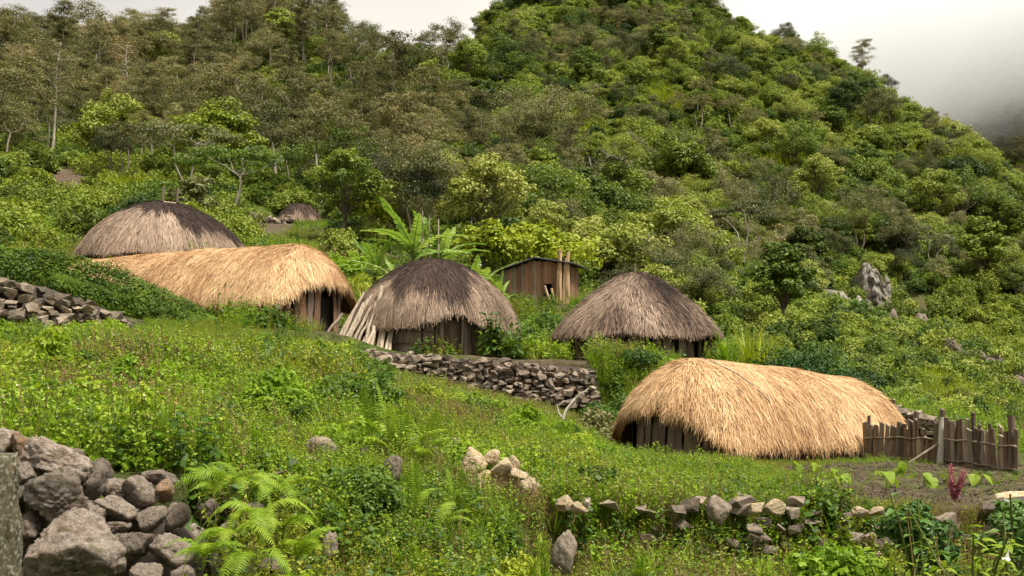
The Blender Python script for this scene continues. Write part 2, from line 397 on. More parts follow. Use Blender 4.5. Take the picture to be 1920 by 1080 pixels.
T_HIGH = tab([(1.0, 1.9, 1.1, 1.0, 0.5, 0.35, 0.25, -1.5, -1.7, -2.2),
              (31., 1.9, 1.15, 1.05, 0.5, 0.35, 0.25, -1.3, -1.7, -2.2),
              (36., 2.2, 1.6, 1.2, 0.5, 0.4, 0.2, -1.05, -1.6, -2.4),
              (41., 3.2, 2.8, 2.0, 1.3, 0.9, 0.5, -0.9, -1.6, -2.4),
              (45., 4.0, 3.8, 2.8, 2.0, 2.2, 0.8, -0.6, -1.6, -2.3),
              (60., 7.2, 7.0, 6.2, 5.0, 4.5, 2.6, 0.6, -0.8, -1.8),
              (80., 12.0, 10.7, 9.5, 8.7, 8.0, 6.0, 3.6, 1.0, -0.4),
              (110, 18., 17.5, 16., 16., 15., 13., 7.5, 4.0, 2.6),
              (140, 27., 25.5, 24., 24.5, 24., 23., 18., 14., 11.),
              (170, 36., 35., 34., 35., 36., 35.5, 31., 25., 20.),
              (210, 50., 51., 51., 49., 53., 53., 48., 38., 27.),
              (250, 60., 63., 63., 61., 71., 73., 61., 48., 35.),
              (280, 62., 64., 63., 64., 85., 87., 63., 48., 34.),
              (320, 59., 60., 58., 62., 94., 105., 61., 43., 28.),
              (380, 48., 48., 48., 55., 92., 104., 56., 36., 26.),
              (520, 20., 20., 20., 30., 55., 60., 35., 10., 0.),
              (900, -5., -5., -5., -5., 10., 10., 0., -10., -10.)])

def t_at(T, px, D):
    lD, Z = T
    ld = np.log(np.clip(D, 1.0, 899.0)); px = np.clip(px, -899, 2899)
    i = np.clip(np.searchsorted(lD, ld, 'right') - 1, 0, len(lD) - 2)
    j = np.clip(np.searchsorted(TC, px, 'right') - 1, 0, len(TC) - 2)
    u = np.clip((ld - lD[i]) / (lD[i + 1] - lD[i]), 0, 1); v = (px - TC[j]) / (TC[j + 1] - TC[j])
    v = v * v * (3 - 2 * v) * 0.6 + v * 0.4
    return (Z[i, j] * (1 - u) + Z[i + 1, j] * u) * (1 - v) + (Z[i, j + 1] * (1 - u) + Z[i + 1, j + 1] * u) * v

def sm(x): x = np.clip(x, 0, 1); return x * x * (3 - 2 * x)
E1x = [-900, 0, 350, 520, 700, 900, 1100, 1400, 1700, 1920, 2900]
E1d = [7.4, 7.9, 8.7, 10.4, 11.5, 12.1, 13., 13.2, 13.8, 14.5, 15.]
E1w = [[-900, 350, 480, 900, 1010, 2900], [0.35, 0.35, 3.0, 2.6, 0.35, 0.35]]
E2x = [-900, 0, 240, 400, 620, 1120, 1200, 1300, 2900]
E2d = [24.6, 25., 27., 30., 31., 31., 32., 33.5, 34.]
E2w = [[-900, 240, 310, 560, 610, 1120, 1180, 1300, 2900], [.4, .4, 3, 3, .35, .35, 2.2, 3, 3]]
PADS = []                                   # level footings: (x, y, r, z)

def ground(X, Y, pads=True):
    X = np.asarray(X, float); Y = np.asarray(Y, float)
    D = np.maximum(Y, 2.0); px = 960 + X / D * F
    low, mid, high = t_at(T_LOW, px, D), t_at(T_MID, px, D), t_at(T_HIGH, px, D)
    e1, w1 = np.interp(px, E1x, E1d), np.interp(px, *E1w)
    e2, w2 = np.interp(px, E2x, E2d), np.interp(px, *E2w)
    z = low + (mid - low) * sm((D - e1 + w1) / w1)
    z = z + (high - z) * sm((D - e2 + w2) / w2)
    z = z + wav(X, Y, 0.9, 3, 3) * 0.05 * np.clip(1.2 - D / 60, 0.2, 1)
    far = np.clip((D - 55) / 120, 0, 1)
    z = z + far * (wav(X, Y, 0.055, 5, 3) * 4.0) + np.clip((D - 48) / 30, 0, 1) * wav(X, Y, 0.28, 6, 3) * 0.45
    if pads:
        for (x, y, r, zz) in PADS:
            d = np.hypot(X - x, Y - y)
            k = 1 - sm((d - r) / (0.45 * r + 0.2))
            z = z + (zz - z) * k
    return z

def gz(x, y): return float(ground(np.array([x]), np.array([y]))[0])
def on_ground(px, py, d0=6.0, d1=60.0):
    """depth at which the line of sight through a photo pixel meets the ground"""
    D = np.linspace(d0, d1, 2500); Z = ground((px - 960) * D / F, D); R = (HY - py) * D / F
    k = np.nonzero(R <= Z)[0]
    return float(D[k[0]]) if len(k) else d1
def pxd(px, d): x = (px - 960) * d / F; return Vector((x, d, gz(x, d)))

# hut sites (px, depth, ground level)
def site(px, d, py): v = P(px, py, d); return v
S_MID = site(812, 34.0, 668)
S_RIGHT = site(1193, 36.0, 690)
S_BACK = site(306, 45.0, 507)
S_TINY = site(562, 80.0, 436)
S_SHED = site(1012, 48.0, 574)
PADS += [(S_MID.x, S_MID.y, 2.3, S_MID.z), (S_RIGHT.x, S_RIGHT.y, 2.2, S_RIGHT.z), (S_BACK.x, S_BACK.y, 3.0, S_BACK.z),
         (S_TINY.x, S_TINY.y, 2.2, S_TINY.z), (S_SHED.x, S_SHED.y, 2.0, S_SHED.z)]
LR_A, LR_B = P(1296, 700, 26.8), P(1566, 700, 30.2)     # ridge ends of the lower longhouse (plan)
LL_A, LL_B = P(556, 700, 34.3), P(185, 700, 38.6)       # ridge ends of the upper longhouse (plan)
for k in range(4):
    q = LR_A.lerp(LR_B, k / 3); PADS.append((q.x, q.y, 2.0, -1.84 - 0.13 * k / 3))
    q = LL_A.lerp(LL_B, k / 3); PADS.append((q.x, q.y, 2.1, 1.10 + 0.30 * k / 3))

def build_terrain():
    pxs = np.concatenate([np.linspace(-1500, -150, 40), np.linspace(-140, 2060, 320), np.linspace(2070, 3420, 40)])
    Ds = np.concatenate([np.geomspace(2.0, 7, 50)[:-1], np.geomspace(7, 37, 280)[:-1], np.geomspace(37, 330, 160)[:-1], np.geomspace(330, 900, 25)])
    PX, DD = np.meshgrid(pxs, Ds); X = (PX - 960) * DD / F
    Z = ground(X, DD)
    soil = np.zeros_like(Z)
    bed = sm((PX - 1500) / 60) * sm((1990 - PX) / 60) * sm((DD - 15.8) / 1.2) * sm((25.0 - DD) / 1.2)
    bed *= np.clip(0.55 + 0.8 * wav(X, DD, 1.1, 21), 0, 1)
    Z = Z + bed * 0.10 * (wav(X, DD, 5.0, 22, 4))
    patch = sm(1.3 - np.hypot((PX - 128) / 55, (DD - 84) / 16)) + sm(1.2 - np.hypot((PX - 505) / 52, (DD - 73) / 10))
    yard = sm((DD - 30.9) / 0.4) * sm((36 - DD) / 2) * sm((PX - 560) / 60) * sm((1330 - PX) / 80) * 0.9
    soil = np.clip(bed + patch + yard, 0, 1)
    V = np.stack([X, DD, Z], -1).reshape(-1, 3)
    g = G(); g.add(V, grid_faces(len(pxs), len(Ds)))
    # behind and beside the camera the same ground runs on
    x0, x1, z0, z1 = X[0, 0], X[0, -1], Z[0, 0], Z[0, -1]
    row = V[:len(pxs)].copy(); back = row.copy(); back[:, 1] = -60; back[:, 2] = -1.7
    back[:, 0] = np.linspace(-120, 120, len(pxs))
    g.add(np.concatenate([back, row]), grid_faces(len(pxs), 2))
    for s in (0, -1):
        side = V.reshape(len(Ds), len(pxs), 3)[:60, s]; far = side.copy(); far[:, 0] = (-130 if s == 0 else 130)
        far[0, 0] = -120 if s == 0 else 120; far[0, 1] = -60
        far[:, 0] = np.where(np.abs(far[:, 0]) < np.abs(side[:, 0]), side[:, 0], far[:, 0])
        q = np.stack([side, far], 1).reshape(-1, 3)
        g.add(q, grid_faces(2, len(side)))
    me = g.mesh('ground', M['ground'], smooth=True)
    a = me.attributes.new('soil', 'FLOAT', 'POINT')
    sv = np.zeros(len(me.vertices), np.float32); sv[:soil.size] = soil.ravel(); a.data.foreach_set('value', sv)
    tag(link('ground', me), 'grassy terraced village ground rising into a forested mountainside', None, None, 'structure')
build_terrain()

# ------------------------------------------------------------------ thatch
def arc_param(prof, R, H):
    p = np.array(prof, float); q = p * np.array([R, H])
    s = np.concatenate([[0], np.cumsum(np.linalg.norm(np.diff(q, axis=0), axis=1))])
    tt = np.linspace(0, 1, 60); ss = s / s[-1]
    k = np.ones(9) / 9
    w = np.interp(tt, ss, p[:, 0]); h = np.interp(tt, ss, p[:, 1])
    w2 = np.convolve(np.pad(w, 4, 'reflect', reflect_type='odd'), k, 'valid'); h2 = np.convolve(np.pad(h, 4, 'reflect', reflect_type='even'), k, 'valid')
    h2[-8:] = h[-8:]; w2[0] = 0
    return tt, w2, h2, s[-1]

class Thatch:
    def __init__(s, L, R, Re, prof, zt, zb, tend, lump=0.03, seed=1):
        s.L, s.R, s.Re, s.zt, s.zb, s.tend, s.lump, s.seed = L, R, Re, zt, zb, tend, lump, seed
        H = float(zt(np.array([0.]))[0] - zb(np.array([0.]))[0])
        s.tt, s.w, s.h, s.arc = arc_param(prof, R, H)
        cap = math.pi * (R + Re) / 2; s.per = np.array([L, cap, L, cap]); s.cum = np.concatenate([[0], np.cumsum(s.per)])
    def where(s, u):                      # u in 0..1 round the outline -> ridge x, angle
        a = u * s.cum[-1]
        i = np.clip(np.searchsorted(s.cum, a, 'right') - 1, 0, 3); f = (a - s.cum[i]) / np.maximum(s.per[i], 1e-6)
        ax = np.choose(i, [f * s.L, np.full_like(f, s.L), (1 - f) * s.L, np.zeros_like(f)])
        ph = np.choose(i, [np.full_like(f, -np.pi / 2), -np.pi / 2 + f * np.pi, np.full_like(f, np.pi / 2), np.pi / 2 + f * np.pi])
        return ax, ph
    def pos(s, ax, ph, t):
        te = s.tend(ax, ph); over = np.maximum(t - te, 0); t = np.minimum(t, te)
        w = np.interp(t, s.tt, s.w); h = np.interp(t, s.tt, s.h)
        ext = np.maximum(t - 1, 0)
        k = 1 + s.lump * wav(ax * 1.3 + ph * 2.1, t * 3.0 + ph, 1.3, s.seed, 3)
        zb = s.zb(ax)
        x = ax + s.Re * np.cos(ph) * w * k; y = s.R * np.sin(ph) * w * k
        z = zb + (s.zt(ax) - zb) * h - (over + ext) * s.arc * 0.97
        x = x + np.cos(ph) * over * 0.15; y = y + np.sin(ph) * over * 0.15
        return np.stack([x, y, z], -1)
    def shell(s, nu=120, nv=26):
        g = G(); u = np.linspace(0, 1, nu, endpoint=False); ax, ph = s.where(u)
        te = s.tend(ax, ph) - 0.02
        rows = [s.pos(ax, ph, te * v) for v in np.linspace(0, 1, nv)]
        V = np.array(rows); g.add(V.reshape(-1, 3), grid_faces(nu, nv, True), 0.38)
        c = np.array([s.L / 2, 0, 0])
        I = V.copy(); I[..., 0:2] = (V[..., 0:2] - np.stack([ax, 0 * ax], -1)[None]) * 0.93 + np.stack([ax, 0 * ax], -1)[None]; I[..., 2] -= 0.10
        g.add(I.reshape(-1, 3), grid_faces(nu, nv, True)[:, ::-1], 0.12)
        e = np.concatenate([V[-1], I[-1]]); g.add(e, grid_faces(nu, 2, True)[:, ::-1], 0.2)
        return g
    def straws(s, n, ln, width, tint, rng, lift=0.035, over=0.10, drift=0.06, lean=0.0):
        u = rng.random(n); ax, ph = s.where(u); te = s.tend(ax, ph)
        l = ln * rng.uniform(0.6, 1.35, n) / s.arc
        t0 = rng.random(n) ** 0.75 * (te + 0.02) - 0.35 * l
        t0 = np.maximum(t0, 0.0)
        mx = te + np.abs(rng.normal(0, over, n)) * rng.random(n) + 0.01
        K = 4; pts = []
        jit = rng.uniform(0, 1, n) * lift; dr = (rng.normal(0, drift, n) + lean)
        fl = rng.random(n) ** 3 * lift * 1.6
        for k in range(K):
            f = k / (K - 1); t = np.minimum(t0 + l * f, mx)
            p = s.pos(ax, ph, t)
            nrm = np.stack([np.cos(ph) * 0.7, np.sin(ph) * 0.7, np.full(n, 0.7)], -1)
            tan = np.stack([-np.sin(ph), np.cos(ph), 0 * ph], -1)
            p = p + nrm * (jit + 0.012 + fl * f * f)[:, None] + tan * (dr * f)[:, None]
            pts.append(p)
        pts = np.array(pts)                                   # K,n,3
        tan = np.stack([-np.sin(ph), np.cos(ph), rng.normal(0, 0.25, n)], -1)
        wd = width * rng.uniform(0.6, 1.4, n)
        prof = np.array([0.8, 1.0, 0.9, 0.25])
        A = pts - tan[None] * (wd[None] * prof[:, None])[..., None] / 2
        B = pts + tan[None] * (wd[None] * prof[:, None])[..., None] / 2
        V = np.stack([A, B], 2).transpose(1, 0, 2, 3).reshape(-1, 3)     # n, K, 2
        base = (np.arange(n) * K * 2)[:, None, None]; kk = np.arange(K - 1)[None, :, None] * 2
        q = (base + kk + np.array([0, 1, 3, 2])[None, None]).reshape(-1, 4)
        tn = np.clip(tint(ax, ph, t0 + l * 0.5, rng, n), 0, 1)
        g = G(); g.add(V, q, np.repeat(tn, K - 1))
        return g

def new_tint(ax, ph, t, rng, n):
    b = 0.60 + 0.20 * wav(ax * 1.5 + ph * 1.5, t * 2, 1.6, 31, 3) + 0.10 * wav(ax * 5 + ph * 5, t * 9, 1.6, 33, 2) - 0.10 * np.clip(t - 0.75, 0, 1)
    return b + rng.normal(0, 0.20, n) - 0.42 * (rng.random(n) < 0.11)
def old_tint(cap, seed, dark=0.13, light=0.66, soft=0.07, wob=0.16):
    def f(ax, ph, t, rng, n):
        x, y = np.cos(ph), np.sin(ph)
        e = cap + wob * wav(x * 2.2, y * 2.2, 1.7, seed, 3) + 0.07 * wav(ph * 9, t * 0.5, 1.0, seed + 1, 2)
        m = sm((t - e) / soft + 0.5)
        streak = 0.13 * wav(ph * 6, t * 0.8, 2.0, seed + 2, 3) + 0.08 * wav(ph * 11, t * 7, 1.6, seed + 3, 3)
        return dark + (light - dark) * m + streak * m + rng.normal(0, 0.075, n) + 0.05 * (1 - m)
    return f

# ------------------------------------------------------------------ boards
def board_mesh(name, seed, mat, cut=0.04, seg=6):
    r = np.random.default_rng(seed); g = G(); zz = np.linspace(0, 1, seg)
    L = -0.5 + r.normal(0, 0.05, seg); Rr = 0.5 + r.normal(0, 0.05, seg); bow = r.normal(0, 0.25, seg)
    V = []
    for i, z in enumerate(zz):
        dz = (r.uniform(-cut, cut) if i == seg - 1 else 0, r.uniform(-cut, cut) if i == seg - 1 else 0)
        V += [(L[i], -0.5 + bow[i], z + dz[0]), (Rr[i], -0.5 + bow[i], z + dz[1]), (Rr[i], 0.5 + bow[i], z + dz[1]), (L[i], 0.5 + bow[i], z + dz[0])]
    g.add(V, grid_faces(4, seg, True)); n = (seg - 1) * 4
    g.add(np.array(V)[n:n + 4], [[0, 1, 2, 3]]); g.add(np.array(V)[:4], [[3, 2, 1, 0]])
    return g.mesh(name, mat)
BOARDS = {k: [board_mesh('plank', 50 + i, M[k], 0.02) for i in range(5)] for k in ('plank', 'plank_dark', 'plank_red', 'cut_wood')}
PICKETS = [board_mesh('picket', 80 + i, M['plank_dark'], 0.035) for i in range(6)] + [board_mesh('picket', 90 + i, M['plank'], 0.035) for i in range(3)]

def plank_ring(parent, T, inset, step, h, mats, rng, arc=None, name='plank', th=0.035, gap_door=None, zg=None, tilt=0.04):
    """boards standing round an outline, inset from the eave"""
    R, Re = T.R - inset, max(T.Re - inset, 0.3)
    tmp = Thatch(T.L, R, Re, [(0, 1), (1, 0)], T.zt, T.zb, T.tend)
    n = int(tmp.cum[-1] / step)
    for i in range(n):
        u = np.array([(i + 0.5) / n]); ax, ph = tmp.where(u); ax = float(ax[0]); ph = float(ph[0])
        x, y = ax + Re * math.cos(ph), R * math.sin(ph)
        if arc and not arc(x, y, ph): continue
        if gap_door and gap_door(x, y, ph): continue
        z0 = zg(x, y) if zg else 0.0
        nx, ny = math.cos(ph) / Re, math.sin(ph) / R
        rz = math.atan2(ny, nx) + math.pi / 2
        me = random.choice(BOARDS[random.choice(mats)])
        j = rng.normal(0, 0.018)
        o = link(name, me, parent, (x + math.cos(ph) * j, y + math.sin(ph) * j, z0 - 0.08), (rng.normal(0, tilt), rng.normal(0, tilt), rz + rng.normal(0, 0.06)),
                 (step * rng.uniform(0.85, 1.12), th, (h(x, y, ph) if callable(h) else h) + 0.08 + rng.uniform(-0.04, 0.08)))

def dark_backing(parent, T, inset, h, name='backing_ring'):  # added dark ring inside the planks, keeps light and view from passing through
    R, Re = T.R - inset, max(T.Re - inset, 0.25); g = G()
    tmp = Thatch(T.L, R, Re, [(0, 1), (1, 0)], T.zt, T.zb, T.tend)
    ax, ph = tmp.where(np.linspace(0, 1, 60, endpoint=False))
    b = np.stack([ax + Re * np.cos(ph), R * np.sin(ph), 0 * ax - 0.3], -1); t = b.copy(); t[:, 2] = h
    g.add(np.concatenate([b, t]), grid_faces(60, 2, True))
    return link(name, g.mesh(name, M['dark_backing']), parent)

def build_thatch(parent, T, n, ln, wd, tint, mat, seed, over=0.10, **kw):
    sh = link('thatch_roof', T.shell().mesh('thatch_roof', M[mat], True), parent)
    st = link('thatch_straw', T.straws(n, ln, wd, tint, np.random.default_rng(seed), over=over, **kw).mesh('thatch_straw', M[mat]), sh)
    tag(st, kind='stuff')
    return sh

cst = lambda v: (lambda ax: np.full_like(np.asarray(ax, float), v))

# --- middle round hut
def angdist(a, b): return np.abs((a - b + np.pi) % (2 * np.pi) - np.pi)
def hut_mid():
    e = empty('round_hut', S_MID)
    tag(e, 'round thatched hut with dark crown and poles leaning on it, above the stone wall', 'hut', 'round thatched huts')
    prof = [(0, 1), (.19, .975), (.34, .90), (.50, .80), (.72, .59), (.86, .40), (.95, .21), (1, 0)]
    door = math.radians(-70)
    def tend(ax, ph):
        return 0.985 - 0.13 * np.exp(-(angdist(ph, door) / 0.22) ** 2) - 0.03 * np.exp(-(angdist(ph, math.radians(-95)) / .5) ** 2) + 0.012 * np.sin(ph * 9)
    T = Thatch(0.0, 2.38, 2.38, prof, cst(2.66), cst(0.62), tend, lump=0.045, seed=3)
    build_thatch(e, T, 24000, 0.42, 0.015, old_tint(0.60, 60, 0.09, 0.50, 0.15, 0.24), 'straw_old', 11, over=0.035)
    dark_backing(e, T, 0.62, 1.35)
    rng = np.random.default_rng(5)
    dx = lambda x, y, ph: angdist(ph, door) < 0.13
    plank_ring(e, T, 0.50, 0.17, 1.05, ['plank', 'plank', 'plank_dark'], rng, gap_door=dx)
    for a in (door - 0.17, door + 0.17):
        link('door_post', random.choice(BOARDS['plank']), e, (1.93 * math.cos(a), 1.93 * math.sin(a), -0.08), (0, 0, a + math.pi / 2), (0.11, 0.08, 1.2))
    for k in range(3):
        a = door - 0.08 + 0.08 * k
        link('door_board', random.choice(BOARDS['plank_dark']), e, (1.80 * math.cos(a), 1.80 * math.sin(a), -0.06), (0, 0, a + math.pi / 2), (0.15, 0.03, 1.0))
    for z in (0.30, 0.62):
        g = G(); aa = np.linspace(door - 1.25, door - 0.15, 14)
        tube(g, np.stack([1.945 * np.cos(aa), 1.945 * np.sin(aa), np.full(14, z) + 0.015 * np.sin(aa * 9)], -1), 0.018, 5)
        link('vine_tie', g.mesh('vine_tie', M['plank_dark'], True), e)
hut_mid()

def hut_right():
    e = empty('round_hut', S_RIGHT)
    tag(e, 'greyish weathered round thatched hut with wide flat eave, beside the spiky grass clump', 'hut', 'round thatched huts')
    prof = [(0, 1), (.22, .92), (.40, .76), (.58, .58), (.74, .40), (.90, .18), (1.0, 0)]
    tend = lambda ax, ph: 0.985 + 0.012 * np.sin(ph * 11) + 0.015 * np.sin(ph * 5 + 1) + 0.03 * np.exp(-(angdist(ph, math.pi) / .6) ** 2)
    T = Thatch(0.0, 2.48, 2.48, prof, cst(2.78), cst(0.82), tend, lump=0.055, seed=9)
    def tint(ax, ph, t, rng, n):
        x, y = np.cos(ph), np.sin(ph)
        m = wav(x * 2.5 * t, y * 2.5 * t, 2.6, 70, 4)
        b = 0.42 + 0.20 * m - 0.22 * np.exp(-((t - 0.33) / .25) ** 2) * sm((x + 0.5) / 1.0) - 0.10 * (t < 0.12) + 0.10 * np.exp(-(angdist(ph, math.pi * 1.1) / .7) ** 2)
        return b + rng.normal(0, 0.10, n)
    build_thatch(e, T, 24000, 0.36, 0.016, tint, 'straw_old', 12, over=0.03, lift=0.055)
    dark_backing(e, T, 0.75, 1.3)
    rng = np.random.default_rng(6)
    plank_ring(e, T, 0.62, 0.20, 1.05, ['plank', 'plank', 'plank_dark'], rng, tilt=0.09)
    for a, l in ((math.radians(-25), 0.35), (math.radians(-8), -0.2), (math.radians(-100), 0.1), (math.radians(-135), 0.1)):
        g = G(); r0 = 2.05
        tube(g, [(r0 * math.cos(a) + l, r0 * math.sin(a), -0.1), ((r0 + .1) * math.cos(a), (r0 + .1) * math.sin(a), 0.95)], 0.035, 6)
        link('eave_post', g.mesh('eave_post', M['plank']), e)
    g = G(); tube(g, [(-0.05, 0, 2.72), (-0.03, 0, 3.05)], [0.03, 0.015], 6); link('roof_pole', g.mesh('roof_pole', M['plank']), e)
hut_right()

def hut_back():
    e = empty('round_hut', S_BACK)
    tag(e, 'wide domed round hut with two poles rising from its dark-stained top, behind the upper longhouse', 'hut', 'round thatched huts')
    prof = [(0, 1), (.20, .97), (.36, .88), (.57, .71), (.78, .48), (.93, .22), (1, 0)]
    tend = lambda ax, ph: 0.985 + 0.012 * np.sin(ph * 9)
    T = Thatch(0.0, 3.22, 3.22, prof, cst(2.48), cst(0.28), tend, lump=0.035, seed=15)
    def tint(ax, ph, t, rng, n):
        x = np.cos(ph); e0 = 0.43 + 0.10 * wav(ph * 3, 0 * ph, 1.0, 80, 3) + 0.38 * sm((x - 0.15) / 0.6) + 0.10 * wav(ph * 16, t, 1.0, 81, 2)
        e0 = np.where(x < -0.35, e0 - 0.10, e0)
        m = sm((t - e0) / 0.10 + 0.5)
        return 0.08 + 0.46 * m + rng.normal(0, 0.075, n) + 0.06 * wav(ph * 12, t, 1, 82, 2) * m
    build_thatch(e, T, 22000, 0.5, 0.019, tint, 'straw_old', 13, over=0.03)
    dark_backing(e, T, 0.7, 0.8)
    plank_ring(e, T, 0.6, 0.25, 0.6, ['plank_dark'], np.random.default_rng(8), arc=lambda x, y, ph: y < 0.5)
    for x, l in ((-0.02, 0.62), (0.50, 0.50)):
        g = G(); tube(g, [(x, 0, 2.3), (x + 0.01, 0.05, 2.45 + l)], [0.05, 0.045], 7); link('roof_pole', g.mesh('roof_pole', M['bark']), e)
    g = G(); tube(g, [(0.35, -1.2, 2.33), (0.75, -1.05, 2.30)], 0.025, 5); link('roof_stick', g.mesh('roof_stick', M['pole']), e)
hut_back()

def hut_tiny():
    e = empty('round_hut', S_TINY)
    tag(e, 'tiny low round thatched hut far up the slope beside a low stone wall', 'hut', 'round thatched huts')
    prof = [(0, 1), (.25, .95), (.5, .80), (.75, .52), (.92, .2), (1, 0)]
    T = Thatch(0.0, 1.85, 1.6, prof, cst(1.85), cst(0.40), lambda ax, ph: 0.98 + 0.02 * np.sin(ph * 7), lump=0.04, seed=19)
    build_thatch(e, T, 5000, 0.55, 0.04, old_tint(0.75, 90, 0.12, 0.42), 'straw_old', 14, over=0.05, lift=0.06)
    dark_backing(e, T, 0.35, 0.7)
    plank_ring(e, T, 0.3, 0.22, 0.55, ['plank_dark'], np.random.default_rng(9), arc=lambda x, y, ph: y < 0.4)
hut_tiny()

LPROF = [(0, 1), (.10, .985), (.22, .94), (.42, .84), (.64, .665), (.82, .42), (.93, .18), (1, 0)]
def longhouse(A, B, zbase, ztop, R, Re, tend, label, n, seed, heightbase, ropes=()):
    d = (B - A); L = math.hypot(d.x, d.y); rz = math.atan2(d.y, d.x)
    e = empty('longhouse', (A.x, A.y, zbase[0]), rz)
    tag(e, label, 'longhouse', 'thatched longhouses')
    k = (zbase[1] - zbase[0]) / L
    zb = lambda ax: k * np.asarray(ax, float) + heightbase
    zt = lambda ax: (ztop[0] - zbase[0]) + (ztop[1] - ztop[0]) * np.asarray(ax, float) / L + 0.018 * np.sin(np.asarray(ax, float) * 2.3 + 0.5) + 0.05 * np.sin(np.pi * np.asarray(ax, float) / L)
    T = Thatch(L, R, Re, LPROF, zt, zb, tend, lump=0.03, seed=seed)
    sh = build_thatch(e, T, n, 0.36, 0.0092, new_tint, 'straw_new', seed, over=0.14, lift=0.06, drift=0.085)
    dark_backing(e, T, 0.66, 0.95)
    return e, T, L, sh, rz

def lower_longhouse():
    front = math.pi
    def tend(ax, ph):
        f = np.where(ax <= 0.001, np.exp(-(angdist(ph, front) / 0.88) ** 4), 0)
        slit = np.where(ax <= 0.001, np.exp(-(angdist(ph, front + 0.16) / 0.05) ** 2), 0)
        return 0.99 - 0.28 * f - 0.24 * slit + 0.012 * np.sin(ax * 5 + ph * 6) + 0.01 * np.sin(ax * 13 + ph * 17)
    e, T, L, sh, rz = longhouse(LR_A, LR_B, (-1.84, -1.97), (0.29, -0.10), 1.85, 1.6, tend,
        'low straw-thatched longhouse with open ragged front, beside the picket fence', 56000, 21, 0.24)
    rng = np.random.default_rng(22)
    plank_ring(e, T, 0.48, 0.19, lambda x, y, ph: 1.15 if x < 0 else 0.62, ['plank_dark'], rng, arc=lambda x, y, ph: y < 0.6 or x < 0,
               gap_door=lambda x, y, ph: x < 0 and angdist(ph, front - 0.75) < 0.22)
    # bent binding cane lying over the thatch
    for ph0, a0 in ((-math.pi / 2, 0.55),):
        t = np.linspace(0.06, 0.62, 12); ax = np.linspace(0.05, a0 + 0.35, 12)
        p = T.pos(ax, np.full(12, ph0), t) + np.array([0, -0.06, 0.06])
        g = G(); tube(g, p, 0.014, 5); link('binding_cane', g.mesh('binding_cane', M['plank'], True), e)
lower_longhouse()

def upper_longhouse():
    front = math.pi
    def tend(ax, ph):
        f = np.where(ax <= 0.001, np.exp(-(angdist(ph, front - 0.05) / 0.75) ** 4), 0)
        return 0.97 - 0.24 * f + 0.012 * np.sin(ax * 4 + ph * 6) + 0.012 * np.sin(ax * 11 + ph * 19)
    # seen from the axis the near side is the one at +y here
    e, T, L, sh, rz = longhouse(LL_A, LL_B, (1.10, 1.40), (3.54, 3.52), 1.95, 1.5, tend,
        'long straw-thatched longhouse half hidden behind the clipped hedge', 66000, 23, 0.62)
    rng = np.random.default_rng(24)
    plank_ring(e, T, 0.48, 0.18, lambda x, y, ph: 1.35 if x < 0 else 1.0, ['plank', 'plank_dark', 'plank_red'], rng, arc=lambda x, y, ph: y > -0.8 and x < 6.5,
               gap_door=lambda x, y, ph: x < 0 and angdist(ph, front + 0.05) < 0.25)
upper_longhouse()

# --- poles leaning on the middle hut
POLES = [(205, 760, 332, 507), (232, 752, 372, 520), (250, 764, 350, 545), (268, 768, 345, 628), (288, 770, 358, 632), (238, 700, 330, 560), (262, 735, 368, 580),
         (305, 772, 372, 690), (322, 770, 390, 560), (345, 775, 400, 610), (218, 742, 300, 560), (340, 768, 380, 650), (395, 782, 440, 600), (440, 764, 462, 690), (455, 766, 480, 670), (245, 768, 330, 610)]
def poles():
    rng = np.random.default_rng(40)
    ORD = 'first second third fourth fifth sixth seventh eighth ninth tenth eleventh twelfth thirteenth fourteenth fifteenth last'.split()
    for i, (x0, y0, x1, y1) in enumerate(sorted(POLES)):
        a = P(560 + x0 / 2.7, 360 + y0 / 2.7, 31.75 + rng.uniform(-.1, .1)); b = P(560 + x1 / 2.7, 360 + y1 / 2.7, 32.3 + rng.uniform(-0.1, .1))
        a.z = gz(a.x, a.y) - 0.02
        g = G(); v = b - a
        tube(g, bent((0, 0, 0), v, 5, rng, 0.012), np.linspace(0.050, 0.034, 5) * rng.uniform(0.8, 1.15), 7)
        o = link('leaning_pole', g.mesh('leaning_pole', M['pole'], True), None, a)
        tag(o, ORD[i] + ' stripped pole from the longhouse end of the fan leaning on the round hut', 'pole', 'poles leaning on the dark-crowned round hut')
    for (x0, y0, x1, y1, w, lab) in ((362, 792, 423, 474, 0.115, 'tallest pale split board leaning on the dark-crowned round hut'), (412, 785, 452, 556, 0.10, 'shorter split board leaning beside the tallest board on the dark-crowned round hut')):
        a = P(560 + x0 / 2.7, 360 + y0 / 2.7, 31.75); b = P(560 + x1 / 2.7, 360 + y1 / 2.7, 32.5)
        a.z = gz(a.x, a.y) - 0.02
        v = b - a
        g = G(); pts = bent((0, 0, 0), v, 6, rng, 0.012)
        side = np.array([1, 0.15, 0]) * w / 2; th = np.array([0, -0.03, 0.0])
        V = []
        for p in pts:
            j = rng.normal(0, 0.006); V += [p - side + j, p + side + j, p + side + th + j, p - side + th + j]
        g.add(V, grid_faces(4, 6, True)); g.add(V[-4:], [[0, 1, 2, 3]])
        tag(link('leaning_board', g.mesh('leaning_board', M['pole']), None, a), lab, 'board')
    a = P(560 + 150 / 2.7, 640, 31.9); a.z = gz(a.x, a.y) + 0.03
    g = G(); tube(g, bent((0, 0, 0), (0.36, 0.1, 0.48), 4, rng, 0.01), 0.04, 7)
    tag(link('leaning_log', g.mesh('leaning_log', M['pole'], True), None, a), 'short pale log propped at the end of the stone wall by the upper longhouse', 'log')
poles()

